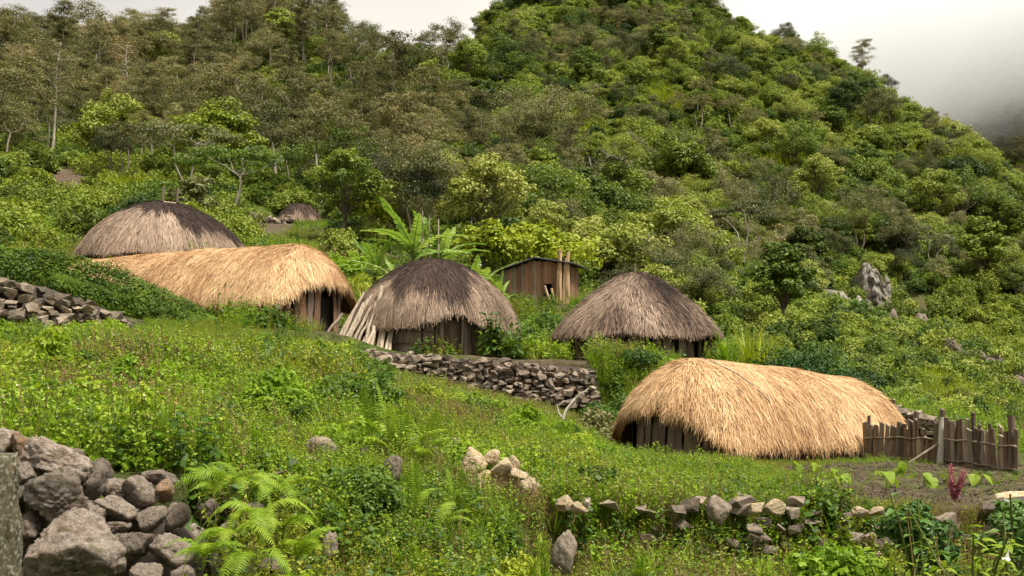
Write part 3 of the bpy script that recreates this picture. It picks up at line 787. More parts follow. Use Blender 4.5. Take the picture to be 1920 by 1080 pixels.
# ------------------------------------------------------------------ timber shed
def shed():
    e = empty('timber_shed', S_SHED, math.radians(-14))
    tag(e, 'small plank shed with dark sheet roof on the rise behind the huts', 'shed')
    rng = np.random.default_rng(44)
    w, dp = 2.6, 2.2
    top = lambda x: 1.28 + 0.40 * (1 - abs(x + 0.0 - 0.05) / (w / 2)) if x < 0.05 else 1.68 - 0.13 * (x - 0.05)
    x = -w / 2
    while x < w / 2 - 0.05:
        s = rng.uniform(0.12, 0.2); xc = x + s / 2
        if 0.42 < xc < 0.72:
            link('plank', random.choice(BOARDS['plank_red']), e, (xc, -dp / 2, -0.1), (0, 0, 0), (s * 1.02, 0.03, 0.42))
            link('plank', random.choice(BOARDS['plank_red']), e, (xc, -dp / 2, 0.78), (0, 0, 0), (s * 1.02, 0.03, top(xc) - 0.76))
        else:
            link('plank', random.choice(BOARDS[random.choice(['plank_red', 'plank_red', 'plank'])]), e, (xc, -dp / 2 + rng.normal(0, .01), -0.1), (0, rng.normal(0, .008), 0), (s * 1.02, 0.03, top(xc) + 0.1))
        x += s
    for sx in (-1, 1):
        y = -dp / 2
        while y < dp / 2:
            s = rng.uniform(0.14, 0.2)
            link('plank', random.choice(BOARDS['plank_red']), e, (sx * w / 2, y + s / 2, -0.1), (0, 0, math.pi / 2), (s, 0.03, top(sx * w / 2) + 0.08)); y += s
    g = G()
    for i, xx in enumerate((0.42, 0.72)):
        tube(g, [(xx, -dp / 2 - 0.02, 0.36), (xx, -dp / 2 - 0.02, 0.80)], 0.022, 4)
    link('window_frame', g.mesh('window_frame', M['plank_dark']), e)
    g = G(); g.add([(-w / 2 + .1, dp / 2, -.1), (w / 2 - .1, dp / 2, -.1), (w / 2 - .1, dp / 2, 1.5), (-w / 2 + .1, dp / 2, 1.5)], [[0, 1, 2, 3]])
    link('back_wall', g.mesh('back_wall', M['dark_backing']), e)
    # two roof slopes of corrugated sheet
    for (xa, za, xb, zb) in ((-w / 2 - 0.22, 1.27, 0.10, 1.78), (0.04, 1.80, w / 2 + 0.38, 1.52)):
        n = 44; xs = np.linspace(0, 1, n); g = G(); V = []
        for y in (-dp / 2 - 0.3, dp / 2 + 0.3):
            for q in xs: V.append((xa + (xb - xa) * q, y + 0.0, za + (zb - za) * q))
        V = np.array(V); ys = np.linspace(-dp / 2 - 0.3, dp / 2 + 0.3, 60)
        V = np.array([[(xa + (xb - xa) * q, y, za + (zb - za) * q + 0.012 * math.sin(y * 60)) for q in np.linspace(0, 1, 4)] for y in ys]).reshape(-1, 3)
        lo = V - np.array([0, 0, 0.035])
        g.add(V, grid_faces(4, 60)); g.add(lo, grid_faces(4, 60)[:, ::-1]); g.add(np.concatenate([V[:4], lo[:4]]), grid_faces(4, 2)); g.add(np.concatenate([V[::4], lo[::4]]), grid_faces(60, 2)); g.add(np.concatenate([V[3::4], lo[3::4]]), grid_faces(60, 2))
        link('roof_sheet', g.mesh('roof_sheet', M['metal'], False), e)
    for i, (xx, h, lean, w2) in enumerate(((0.98, 2.05, 0.04, .13), (1.12, 1.95, -0.02, .10), (1.23, 1.76, 0.05, .14), (1.37, 2.0, 0.0, .13), (0.80, 0.75, -0.35, .08), (0.95, 0.62, -0.25, .08), (1.44, 1.5, -.03, .09))):
        a = e.matrix_world
        mw = Matrix.Translation(S_SHED) @ Matrix.Rotation(math.radians(-14), 4, 'Z')
        p = mw @ Vector((xx, -dp / 2 - 0.35, 0)); p.z = S_SHED.z - 0.15
        o = link('wood_slab', random.choice(BOARDS['cut_wood']), None, p, (-0.12, lean, math.radians(-14)), (w2, 0.06, h + 0.15))
        tag(o, ('tall' if h > 1.4 else 'short') + ' fresh-cut timber slab leaning on the front of the plank shed', 'timber slab', ('tall' if h > 1.4 else 'short') + ' slabs leaning on the plank shed')
shed()

# ------------------------------------------------------------------ picket fence
def fence():
    pts = [P(1622, 870, 27.6), P(1700, 872, 26.4), P(1745, 875, 25.4), P(1830, 888, 23.6), P(1905, 905, 22.0)]
    for p in pts: p.z = gz(p.x, p.y)
    e = empty('picket_fence', pts[0]); o0 = pts[0]
    tag(e, 'rough fence of uneven split pickets with tied rails at the end of the lower longhouse', 'fence')
    rng = np.random.default_rng(50)
    hs = [0.80, 0.80, 0.93, 0.86, 0.78]
    seg = [(pts[i + 1] - pts[i]).length for i in range(4)]; tot = sum(seg); s = 0.0
    def at(s):
        i = 0
        while i < 3 and s > seg[i]: s -= seg[i]; i += 1
        f = s / seg[i]; d = pts[i + 1] - pts[i]
        return pts[i].lerp(pts[i + 1], f), math.atan2(d.y, d.x), hs[i] * (1 - f) + hs[i + 1] * f
    while s < tot - 0.05:
        wd = rng.uniform(0.07, 0.16); p, a, h = at(s + wd / 2)
        p = Vector((p.x, p.y, gz(p.x, p.y)))
        hh = h * rng.uniform(0.86, 1.08)
        if 1.75 < s < 2.45: hh *= 0.62
        link('picket', random.choice(PICKETS), e, p - o0 + Vector((0, 0, -0.12)), (rng.normal(0, 0.03), rng.normal(0, 0.045), a), (wd, rng.uniform(0.03, 0.05), hh + 0.12))
        s += wd * rng.uniform(0.88, 1.04)
    for s0, h, w in ((1.62, 1.08, .08), (2.72, 1.12, 0.09), (tot - 0.22, 1.05, .11), (0.10, 1.0, .06), (tot - 1.8, 1.05, .07)):
        p, a, _ = at(s0); p = Vector((p.x, p.y, gz(p.x, p.y)))
        link('post', random.choice(BOARDS['plank_dark']), e, p - o0 + Vector((0.05, 0.07, -0.15)), (0, rng.normal(0, .03), a), (w, w * 0.8, h + .15))
    for z, s0, s1, off in ((0.50, 0.0, 2.9, -0.07), (0.52, 2.6, tot, -0.08), (0.06, 0.0, 1.6, -.08), (0.10, 2.9, tot, -.08)):
        g = G(); P_ = []
        for q in np.linspace(s0, s1, 16):
            p, a, _ = at(min(q, tot - 1e-3)); p = Vector((p.x, p.y, gz(p.x, p.y)))
            P_.append(tuple(p - o0 + Vector((-0.3 * -math.sin(a) * 0 + off * 0.4, off, z + 0.012 * math.sin(q * 7)))))
        tube(g, P_, 0.020, 6); link('rail', g.mesh('rail', M['plank'], True), e)
    for q in (3.25, 4.0, 4.55, 5.3):
        p, a, _ = at(min(q, tot - .01)); p = Vector((p.x, p.y, gz(p.x, p.y))); g = G(); an = np.linspace(0, 2 * np.pi, 12)
        tube(g, np.stack([0 * an + 0.02 * np.sin(an * 2), 0.045 * np.cos(an), 0.05 * np.sin(an)], -1), 0.014, 5)
        link('rail_tie', g.mesh('rail_tie', M['vine'], True), e, p - o0 + Vector((0, -0.07, 0.52)))
    # pale upright stake and brace in front
    p, a, _ = at(2.55); p = p + Vector((-0.05, -0.42, 0)); p.z = gz(p.x, p.y)
    g = G(); tube(g, bent((0, 0, -0.1), (0.09, 0.1, 0.95), 6, rng, 0.012), [0.075, 0.07, 0.065, 0.065, 0.06, 0.055], 8)
    tag(link('stake', g.mesh('stake', M['deadwood'], True), None, p), 'pale peeling stake standing upright against the picket fence', 'stake')
    g = G(); tube(g, [(0, 0, 0), (0.72, 0.18, 0.42)], 0.028, 6)
    p2 = p + Vector((-0.66, -0.10, 0.0)); p2.z = gz(p2.x, p2.y) + 0.02
    tag(link('brace', g.mesh('brace', M['plank'], True), None, p2), 'thin slanting prop running from the garden soil up to the pale stake', 'pole')
fence()

# ------------------------------------------------------------------ stones
def rock_mesh(name, seed, mat, sub=2, planes=9, rough=0.10, flat=True, fine=0.0):
    r = np.random.default_rng(seed); bm = bmesh.new(); bmesh.ops.create_icosphere(bm, subdivisions=sub, radius=1.0)
    n = rdir(r, planes); h = r.uniform(0.42, 0.88, planes)
    off = Vector(r.uniform(-50, 50, 3))
    for v in bm.verts:
        d = v.co.normalized(); rr = 1.05
        for k in range(planes):
            c = n[k][0] * d.x + n[k][1] * d.y + n[k][2] * d.z
            if c > 0.05: rr = min(rr, h[k] / c)
        rr += rough * mnoise.fractal(d * 1.7 + off, 1.0, 2.0, 3)
        if fine: rr += fine * mnoise.fractal(d * 6 + off, 0.8, 2.1, 4) + fine * 0.7 * abs(mnoise.noise(d * 3.1 + off))
        v.co = d * rr
    me = bpy.data.meshes.new(name); bm.to_mesh(me); bm.free()
    if not flat: me.polygons.foreach_set('use_smooth', np.ones(len(me.polygons), bool))
    me.materials.append(mat)
    return me
def hull_stone(seed):
    r = np.random.default_rng(seed); bm = bmesh.new(); k = r.integers(11, 17)
    p = r.uniform(-1, 1, (k, 3)); p = np.sign(p) * np.abs(p) ** 0.6; p[:, 2] *= r.uniform(.75, 1.1)
    for v in p * 0.92 / np.maximum(1, np.linalg.norm(p, axis=1, keepdims=True) * 0.78): bm.verts.new(v)
    res = bmesh.ops.convex_hull(bm, input=bm.verts[:])
    bmesh.ops.delete(bm, geom=[v for v in bm.verts if not v.link_faces], context='VERTS')
    me = bpy.data.meshes.new('stone'); bm.to_mesh(me); bm.free(); me.materials.append(M['wallstone']); return me
STONES = [hull_stone(200 + i) for i in range(24)]

def stone_wall(name, label, path, top, base, size, seed, cat='stone wall', fill=True, flatf=0.64, lean=0.10, cap=300, zoff=0.0, skip=0.0, thick=2, rel=None):
    """path: list of (px, depth); top/base: pixel rows at each"""
    rng = np.random.default_rng(seed)
    xy = np.array([[(p - 960) * d / F, d] for p, d in path]); zt = np.array([(HY - y) * d / F for y, (p, d) in zip(top, path)]); zb = np.array([(HY - y) * d / F for y, (p, d) in zip(base, path)])
    if rel: zb = ground(xy[:, 0], xy[:, 1]) - .05; zt = zb + rel
    s = np.concatenate([[0], np.cumsum(np.linalg.norm(np.diff(xy, axis=0), axis=1))])
    o0 = Vector((xy[0][0], xy[0][1], zb[0])); e = empty(name, o0); tag(e, label, cat, None, 'thing')
    at = lambda q: np.array([np.interp(q, s, xy[:, 0]), np.interp(q, s, xy[:, 1])])
    cnt = 0; row = 0; zrow = 0.0; H = float(np.max(zt - zb))
    while zrow < H + size:
        q = rng.uniform(0, size)
        while q < s[-1]:
            k = rng.uniform(0.7, 1.45) * size; w = k * rng.uniform(0.9, 1.35)
            b, t = np.interp(q, s, zb), np.interp(q, s, zt) + 0.12 * size * math.sin(q * 3.1) + rng.normal(0, size * .12)
            z = b + zrow + rng.normal(0, size * 0.12)
            if z + k * 0.2 < t and rng.random() > skip and cnt < cap:
                p = at(q); d = at(min(q + .1, s[-1])) - at(max(q - .1, 0)); a = math.atan2(d[1], d[0])
                back = (zrow / max(H, .1)) * lean
                link('stone', STONES[rng.integers(len(STONES))], e, Vector((p[0] + rng.normal(0, .02), p[1] + back + rng.normal(0, size * 0.16), z)) - o0,
                     (rng.normal(0, .14), rng.normal(0, .18), a + rng.normal(0, .35)), (w * 0.62, k * rng.uniform(0.45, 0.62), k * flatf * rng.uniform(0.48, 0.68)))
                cnt += 1
            q += w * 0.86
        zrow += size * flatf * 0.78; row += 1
    if fill:
        g = G(); qs = np.linspace(0, s[-1], 40); V = []
        prof = ((0.10, -0.15), (0.13, 1.0), (0.55, 1.0), (0.6, -0.15))
        for (dy, f) in prof:
            for q in qs:
                p = at(q); b, t = np.interp(q, s, zb), np.interp(q, s, zt) - size * 0.35
                V.append((p[0] - o0.x, p[1] + dy + (lean if f > .5 else 0) - o0.y, (b + (t - b) * f if f > 0 else b + f) - o0.z))
        g.add(V, grid_faces(40, 4)); link('rubble_fill', g.mesh('rubble_fill', M['soil_dark']), e)
    return e
stone_wall('stone_wall', 'long dry stone retaining wall below the dark-crowned round hut', [(618, 30.85), (700, 30.6), (860, 30.5), (1000, 30.5), (1122, 30.6)], [645, 652, 668, 674, 688], [672, 704, 732, 750, 764], 0.185, 300, thick=1)
stone_wall('stone_wall', 'dry stone wall under the clipped hedge at the top of the weedy field', [(-60, 24.4), (60, 24.9), (160, 25.7), (245, 26.6)], [516, 526, 562, 596], [625, 622, 618, 612], 0.235, 301)
stone_wall('stone_wall', 'low flat-stoned wall running down behind the lower longhouse and fence', [(1618, 33.5), (1700, 33.0), (1760, 32.2), (1830, 31.2)], [740, 762, 786, 815], [790, 800, 815, 835], 0.26, 302, flatf=0.5)
stone_wall('stone_wall', 'low stone wall beside the tiny hut far up the slope', [(470, 76.5), (495, 76.), (520, 75.8), (548, 76.)], [418, 415, 421, 430], [431, 434, 437, 440], 0.30, 303, rel=0.5)
stone_wall('stone_wall', 'overgrown retaining wall with pale top stones below the garden bed', [(1030, 12.75), (1180, 12.8), (1400, 12.95), (1560, 13.2), (1680, 13.5), (1800, 13.9), (1960, 14.4)], [938, 936, 936, 952, 965, 950, 930], [1060, 1075, 1075, 1070, 1065, 1050, 1030], 0.19, 304, skip=0.5)
stone_wall('stone_wall', 'tumbled stretch of low stone wall just below the upper longhouse', [(440, 31.2), (520, 31.0), (612, 30.8)], [618, 624, 634], [640, 656, 664], 0.17, 305, skip=0.1)

# foreground boulders: px, py, w, h (pixels), depth, tilt, kind
BOULD = [(135, 1035, 165, 125, 7.35, 0.1, 0), (113, 935, 112, 92, 7.55, 0.25, 0), (98, 868, 118, 78, 7.75, 0.35, 0), (8, 838, 66, 56, 7.8, 0, 0), (42, 832, 40, 44, 7.7, 0.2, 2),
         (140, 864, 46, 42, 7.9, 0, 0), (178, 899, 62, 72, 7.85, 0.4, 0), (222, 918, 46, 48, 7.95, 0, 0), (214, 952, 76, 58, 7.7, 0.2, 0), (266, 924, 64, 54, 7.95, 0.2, 0),
         (305, 922, 34, 46, 7.95, 0, 2), (277, 972, 70, 46, 7.8, -0.1, 0), (328, 967, 46, 58, 7.9, 0.2, 0), (302, 895, 76, 24, 8.1, 0, 0), (315, 1024, 78, 70, 7.55, 0.15, 0),
         (249, 1022, 68, 80, 7.5, 0.1, 0), (214, 990, 58, 30, 7.62, 0, 0), (47, 890, 36, 42, 7.55, 0, 0), (46, 925, 32, 48, 7.5, 0.2, 0), (403, 1045, 38, 78, 7.6, 0.1, 0), (176, 957, 40, 52, 7.6, 0.3, 0),
         (277, 1072, 54, 40, 7.35, 0, 0), (345, 1075, 50, 40, 7.45, 0, 0), (440, 908, 56, 32, 9.2, 0.1, 0), (20, 960, 50, 60, 7.5, 0, 0), (60, 985, 60, 46, 7.5, 0.2, 0), (18, 1030, 66, 90, 7.45, 0, 0),
         (435, 1000, 40, 40, 8.3, .2, 0), (470, 960, 46, 40, 9.0, .2, 0), (505, 1070, 60, 40, 7.9, 0, 0), (365, 1010, 44, 60, 7.9, 0, 0), (390, 960, 40, 44, 8.3, 0, 0)]
def boulders():
    e = empty('stone_wall', pxd(150, 7.7)); o0 = e.location.copy()
    tag(e, 'foreground wall of big lichen-spotted brown boulders beside the arching ferns', 'stone wall', None, 'thing')
    for i, (px, py, w, h, d, tl, k) in enumerate(BOULD):
        m = [M['boulder'], M['boulder_light'], M['boulder_rust']][k]
        me = rock_mesh('boulder', 400 + i, m, 5 if w > 90 else 4, 9, 0.09, False, 0.075)
        if px > 360: d = on_ground(px, py + h * 0.3)
        p = P(px, py, d); s = d / F / 2
        link('boulder', me, e, p - o0, (0, tl, 0), (w * s * 1.16, min(w, h * 1.3) * s * 1.05 + 0.03, h * s * 1.16))
    g = G()
    pts = [(-100, 830), (0, 850), (100, 900), (200, 930), (300, 935), (340, 960), (380, 1010)]
    V = []
    for dd, dz in ((7.85, -1.7), (8.0, 0), (8.6, 0.05)):
        for px, py in pts:
            q = P(px, py + 25, dd) - o0; V.append((q.x, q.y, dz - o0.z if dz < -1 else q.z + dz))
    g.add(V, grid_faces(len(pts), 3)); link('earth_fill', g.mesh('earth_fill', M['soil_dark'], True), e)
boulders()

ROCKS = []
def rock(px, py, w, h, d, k, label, seed, tilt=0.0, dy=0.9, group=None, name='rock', sub=4):
    m = [M['boulder'], M['boulder_light'], M['boulder_rust'], M['wallstone']][k]
    if d is None: d = on_ground(px, py + h * 0.30)
    me = rock_mesh(name, seed, m, sub, 9, 0.08, False, 0.06); s = d / F / 2; ROCKS.append((px, w, d))
    tag(link(name, me, None, P(px, py, d), (0, tilt, seed * 0.7 % 1.2 - 0.6), (w * s * 1.15, w * s * dy, h * s * 1.18)), label, 'rock', group)
HEAP = on_ground(930, 925) + 0.05
rock(886, 866, 66, 48, HEAP + 0.05, 1, 'largest pale cream rock resting on the ochre block', 501, 0.12)
rock(926, 860, 30, 28, HEAP + 0.15, 1, 'small pale rock at the back of the heap on the ochre block', 502)
rock(938, 878, 42, 34, HEAP + -0.05, 1, 'wedge-shaped pale rock in the middle of the heap on the ochre block', 503, -0.5)
rock(961, 868, 28, 30, HEAP + 0.00, 1, 'upright pale rock with pointed top on the ochre block', 504, 0.4)
rock(970, 889, 36, 20, HEAP + -0.15, 1, 'flat white rock at the end of the heap on the ochre block', 505, 0.1)
rock(851, 838, 28, 34, None, 0, 'small brown rounded rock standing above the pale rock heap', 506)
rock(905, 912, 105, 50, HEAP + 0.00, 1, 'broad ochre-stained block under the heap of pale rocks', 507, 0.03, 0.5)
rock(975, 910, 60, 40, HEAP + 0.05, 1, 'pale ochre slab jutting out at the end of the rock heap', 508, 0.05, 0.6)
rock(1010, 925, 34, 58, HEAP + -0.05, 1, 'upright pale corner stone at the end of the ochre block', 509, 0.0, 0.8)
rock(865, 925, 46, 46, HEAP + -0.15, 2, 'rust-stained stone at the fern end of the ochre block', 510)
rock(712, 832, 46, 60, None, 2, 'reddish upright rock under the tall ferns in the field', 511, 0.15)
rock(600, 850, 60, 50, None, 3, 'whitish crusted rock among weeds in mid-field', 512, 0.2)
rock(580, 868, 36, 30, None, 1, 'small pale stone at the foot of the whitish crusted rock', 513)
rock(548, 870, 26, 24, None, 3, 'little grey stone sitting before the whitish crusted rock', 514)
rock(670, 850, 44, 40, None, 3, 'mossy brown stone between the crusted rock and the reddish rock', 515)
rock(735, 890, 46, 60, None, 0, 'dark brown leaning boulder below the reddish rock', 516, 0.5)
rock(800, 835, 36, 46, None, 3, 'grey stone peeping through the weeds beside the tall ferns', 517)
rock(822, 858, 34, 44, None, 3, 'pale lichened stone just left of the brown rounded rock', 518)
rock(615, 1035, 40, 60, None, 0, 'brown tapering stone poking up from the weedy bank', 519, 0.3)
rock(500, 915, 36, 34, None, 2, 'reddish stone beside the dead stump in the ferns', 520)
rock(1060, 948, 38, 34, 12.5, 1, 'pale rounded stone at the near end of the overgrown retaining wall', 521)
rock(1086, 955, 30, 24, 12.4, 1, 'small cream stone beside the pale rounded stone on the retaining wall', 522)
rock(1058, 1040, 44, 80, 11.6, 3, 'tall brown stone in the face of the overgrown retaining wall', 523, 0.1)
rock(1352, 955, 46, 50, 12.6, 3, 'grey domed stone on the middle of the overgrown retaining wall', 524, -0.3)
rock(1420, 950, 40, 26, 12.7, 1, 'pinkish pale stone topping the overgrown retaining wall', 525)
rock(1450, 952, 40, 28, 12.75, 1, 'cream stone next to the pinkish one on the retaining wall', 526)
rock(1612, 958, 28, 20, 13.0, 1, 'small white stone lying on the wall before the dark leafy bush', 527)
rock(1643, 960, 30, 22, 13.0, 1, 'round white stone touching the dark leafy bush', 528)
rock(1900, 938, 60, 44, None, 1, 'pinkish rock by the fence end at the edge of the garden bed', 529)
rock(1860, 950, 36, 24, None, 3, 'brown rubble stone near the dry stalk at the garden edge', 530)
rock(85, 592, 46, 34, None, 1, 'white boulder at the foot of the wall under the hedge', 531)
rock(640, 655, 24, 14, None, 1, 'flat pale stone at the corner where the long wall meets the poles', 532)

# lichen-covered post at the picture's edge
def post():
    rng = np.random.default_rng(60); p = pxd(4, 6.0); g = G()
    zt = (HY - 858) * 6.0 / F - p.z; n = 16
    ang = np.linspace(0, 2 * np.pi, 18, endpoint=False); V = []
    for i in range(n):
        f = i / (n - 1); r = 0.105 * (1 - 0.12 * f) * (1 + 0.10 * np.sin(3 * ang + f * 3) + 0.05 * rng.normal(size=18))
        V.append(np.stack([r * np.cos(ang) - 0.02 * f, r * np.sin(ang), np.full(18, f * zt + (-0.1 if i == 0 else 0)) + (0.03 * np.cos(ang * 2) if i == n - 1 else 0)], -1))
    V.append(np.stack([0.05 * np.cos(ang), 0.05 * np.sin(ang), np.full(18, zt + 0.02)], -1))
    g.add(np.array(V).reshape(-1, 3), grid_faces(18, n + 1, True)); g.add(V[-1], [list(range(18))])
    tag(link('wooden_post', g.mesh('wooden_post', M['moss_post'], True), None, p), 'thick mossy lichen-covered wooden post in front of the boulder wall', 'post')
post()

# ------------------------------------------------------------------ plants: building blocks
def blob_pts(rng, c, r, n, shell=0.55):
    d = rdir(rng, n); k = (shell + (1 - shell) * rng.random(n))[:, None]
    return np.asarray(c) + d * k * np.asarray(r), d

def blob_leaves(g, rng, c, r, n, size, asp=0.55, up=0.6, tint=0.5, spread=0.22, mat=0, shell=0.55):
    C, d = blob_pts(rng, c, r, n, shell)
    N = d * 0.6 + np.array([0, 0, up]) + rng.normal(size=(n, 3)) * 0.45
    leaves(g, C, N, size * rng.uniform(0.6, 1.35, n), asp, rng, np.clip(tint + rng.normal(0, spread, n), 0, 1), mat)

def tree_broad(seed, H=6.5, Wd=5.0, leaf=0.125, nb=24, per=270, trunk=0.30):
    r = np.random.default_rng(seed); gt, gc = G(), G()
    fork = np.array([r.normal(0, .25), r.normal(0, .25), H * trunk])
    tube(gt, bent((0, 0, -0.6), fork, 5, r, 0.06), np.linspace(0.020, 0.014, 5) * H, 7)
    for i in range(nb):
        a = r.uniform(0, 2 * np.pi); q = math.sqrt(r.random()); z = r.uniform(0.0, 1)
        rad = Wd / 2 * q * (1 - 0.55 * z * z)
        c = np.array([rad * math.cos(a), rad * math.sin(a), H * (trunk + 0.10 + (0.90 - trunk - 0.10) * z * (1 - 0.35 * q))])
        s = r.uniform(0.13, 0.24) * Wd
        tube(gt, bent(fork * r.uniform(0.75, 1), c, 4, r, 0.10), np.array([0.009, 0.007, 0.005, 0.003]) * H, 4, cap=False)
        t = r.uniform(0.15, 0.85)
        blob_leaves(gc, r, c, (s, s, s * r.uniform(0.5, 0.75)), per, leaf, 0.55, 0.7, t, 0.17)
        for k in range(3):
            cc = c + rdir(r, 1)[0] * s * np.array([1, 1, 0.5])
            blob_leaves(gc, r, cc, (s * .42, s * .42, s * .3), per // 5, leaf, 0.55, 0.8, min(1, t + 0.1), 0.17)
    return gt, gc

def tree_casu(seed, H=10., Wd=5.0, nb=38, per=165, low=0.34):
    r = np.random.default_rng(seed); gt, gc = G(), G()
    top = np.array([r.normal(0, .35), r.normal(0, .35), H * 0.97]); spine = bent((0, 0, -0.8), top, 8, r, 0.10)
    tube(gt, spine, np.linspace(0.013, 0.004, 8) * H, 6)
    for i in range(nb):
        z = low + (1 - low) * (i + r.random()) / nb
        f = z * 7; k = min(int(f), 6); base = spine[k] + (spine[k + 1] - spine[k]) * (f - k)
        a = r.uniform(0, 2 * np.pi); wmax = Wd / 2 * (1.0 if z < 0.86 else (1 - (z - 0.86) * 2.8)) * (0.45 + 0.55 * min(1, (z - low) / 0.3)) * r.uniform(.7, 1.25)
        rad = wmax * r.uniform(0.25, 1)
        c = base + np.array([rad * math.cos(a), rad * math.sin(a), r.uniform(0.1, 0.5) * rad * 0.6 + 0.1])
        tube(gt, bent(base, c, 3, r, 0.12), np.array([0.0035, 0.0022, 0.0010]) * H, 4, 0.5, 1, cap=False)
        s = r.uniform(0.55, 1.05) * Wd / 5; t = r.uniform(0.15, 0.85)
        blob_leaves(gc, r, c, (s, s, s * r.uniform(0.25, 0.5)), per, 0.11, 0.24, 0.3, t, 0.2, shell=0.2)
        c2 = base + (c - base) * 0.55 + r.normal(0, .25, 3); blob_leaves(gc, r, c2, (s * .7, s * .7, s * .35), per // 2, 0.11, 0.24, 0.3, t, 0.2, shell=0.2)
    return gt, gc

def tree_spread(seed, H=6.5, Wd=6.5, nb=34, per=190, low=0.45, flat=0.30, leaf=0.085):
    """several leaning stems carrying a layered, flattened crown"""
    r = np.random.default_rng(seed); gt, gc = G(), G(); stems = []
    for k in range(r.integers(1, 4)):
        a = r.uniform(0, 6.28); f = np.array([math.cos(a) * Wd * .12, math.sin(a) * Wd * .12, H * low * r.uniform(0.8, 1.1)])
        p = bent((r.normal(0, .1), r.normal(0, .1), -0.6), f, 5, r, 0.10); stems.append(f); tube(gt, p, np.linspace(0.016, 0.009, 5) * H, 6)
    nodes = list(stems)
    for i in range(nb):
        a = r.uniform(0, 6.28); q = math.sqrt(r.random()); rad = Wd / 2 * q
        c = np.array([rad * math.cos(a), rad * math.sin(a), H * (low + (1 - low) * (1 - 0.6 * q * q) * r.uniform(0.55, 1.0))])
        f = min(nodes, key=lambda v: np.linalg.norm((v - c) * np.array([1, 1, .6]))); nodes.append(c)
        tube(gt, bent(f, c, 4, r, 0.12), np.array([0.006, 0.004, 0.003, 0.002]) * H, 4, 0.5, 1, cap=False)
        s = r.uniform(0.12, 0.20) * Wd
        blob_leaves(gc, r, c, (s, s, s * flat), per, leaf, 0.4, 0.8, r.uniform(0.15, 0.85), 0.18, shell=0.35)
    return gt, gc

def bush_geo(seed, Wd, H, leaf, nb=14, per=90, asp=0.55, core=True, up=0.6, dy=1.0, spr=0.17):
    r = np.random.default_rng(seed); gt, gc = G(), G()
    for i in range(nb):
        a = r.uniform(0, 6.28); q = math.sqrt(r.random()); z = r.uniform(0.15, 0.85) * (1 - 0.45 * q)
        c = np.array([Wd / 2 * 0.8 * q * math.cos(a), Wd / 2 * 0.8 * q * math.sin(a) * dy, H * z])
        s = r.uniform(0.16, 0.28) * Wd; sz = min(s * r.uniform(0.6, 0.9), H * 0.35)
        tube(gt, bent((c[0] * .25, c[1] * .25, -0.1), c, 4, r, 0.03), np.array([0.012, .009, .006, .004]) * max(H, .6), 4, cap=False)
        t = r.uniform(0.15, 0.85)
        blob_leaves(gc, r, c, (s, s * dy, sz), per, leaf, asp, up, t, spr)
        for k in range(4):
            cc = c + rdir(r, 1)[0] * np.array([s, s * dy, sz])
            blob_leaves(gc, r, cc, (s * .35, s * .35, sz * .45), per // 7, leaf, asp, up, t + .08, spr, shell=0.2)
    return gt, gc

def blades(g, rng, n, base_r, L, w, spread=0.6, droop=0.35, tint=0.5, mat=0, K=4):
    a = rng.uniform(0, 2 * np.pi, n); rr = base_r * np.sqrt(rng.random(n)); b = rng.uniform(0, 2 * np.pi, n)
    base = np.stack([rr * np.cos(a), rr * np.sin(a), np.full(n, -0.03)], -1)
    lean = rng.uniform(0.05, spread, n); d = np.stack([np.cos(b) * lean, np.sin(b) * lean, np.ones(n)], -1); d = unit(d)
    l = L * rng.uniform(0.5, 1.2, n); hor = np.stack([np.cos(b), np.sin(b), 0 * b], -1); side = np.stack([-np.sin(b), np.cos(b), 0 * b], -1)
    A, B = [], []
    for k in range(K):
        f = k / (K - 1)
        p = base + d * (l * f)[:, None] + (hor * 0.6 - np.array([0, 0, 0.55])) * (l * droop * f * f * rng.uniform(.6, 1.3, n))[:, None]
        ww = (w * (1 - f ** 1.5) * (0.6 + 0.4 * min(1, f * 4)) + 0.0005) * np.ones(n)
        A.append(p - side * ww[:, None] / 2); B.append(p + side * ww[:, None] / 2)
    V = np.stack([np.array(A), np.array(B)], 2).transpose(1, 0, 2, 3).reshape(-1, 3)
    q = ((np.arange(n) * K * 2)[:, None, None] + np.arange(K - 1)[None, :, None] * 2 + np.array([0, 1, 3, 2])[None, None]).reshape(-1, 4)
    g.add(V, q, np.repeat(np.clip(tint + rng.normal(0, .2, n), 0, 1), K - 1), mat)

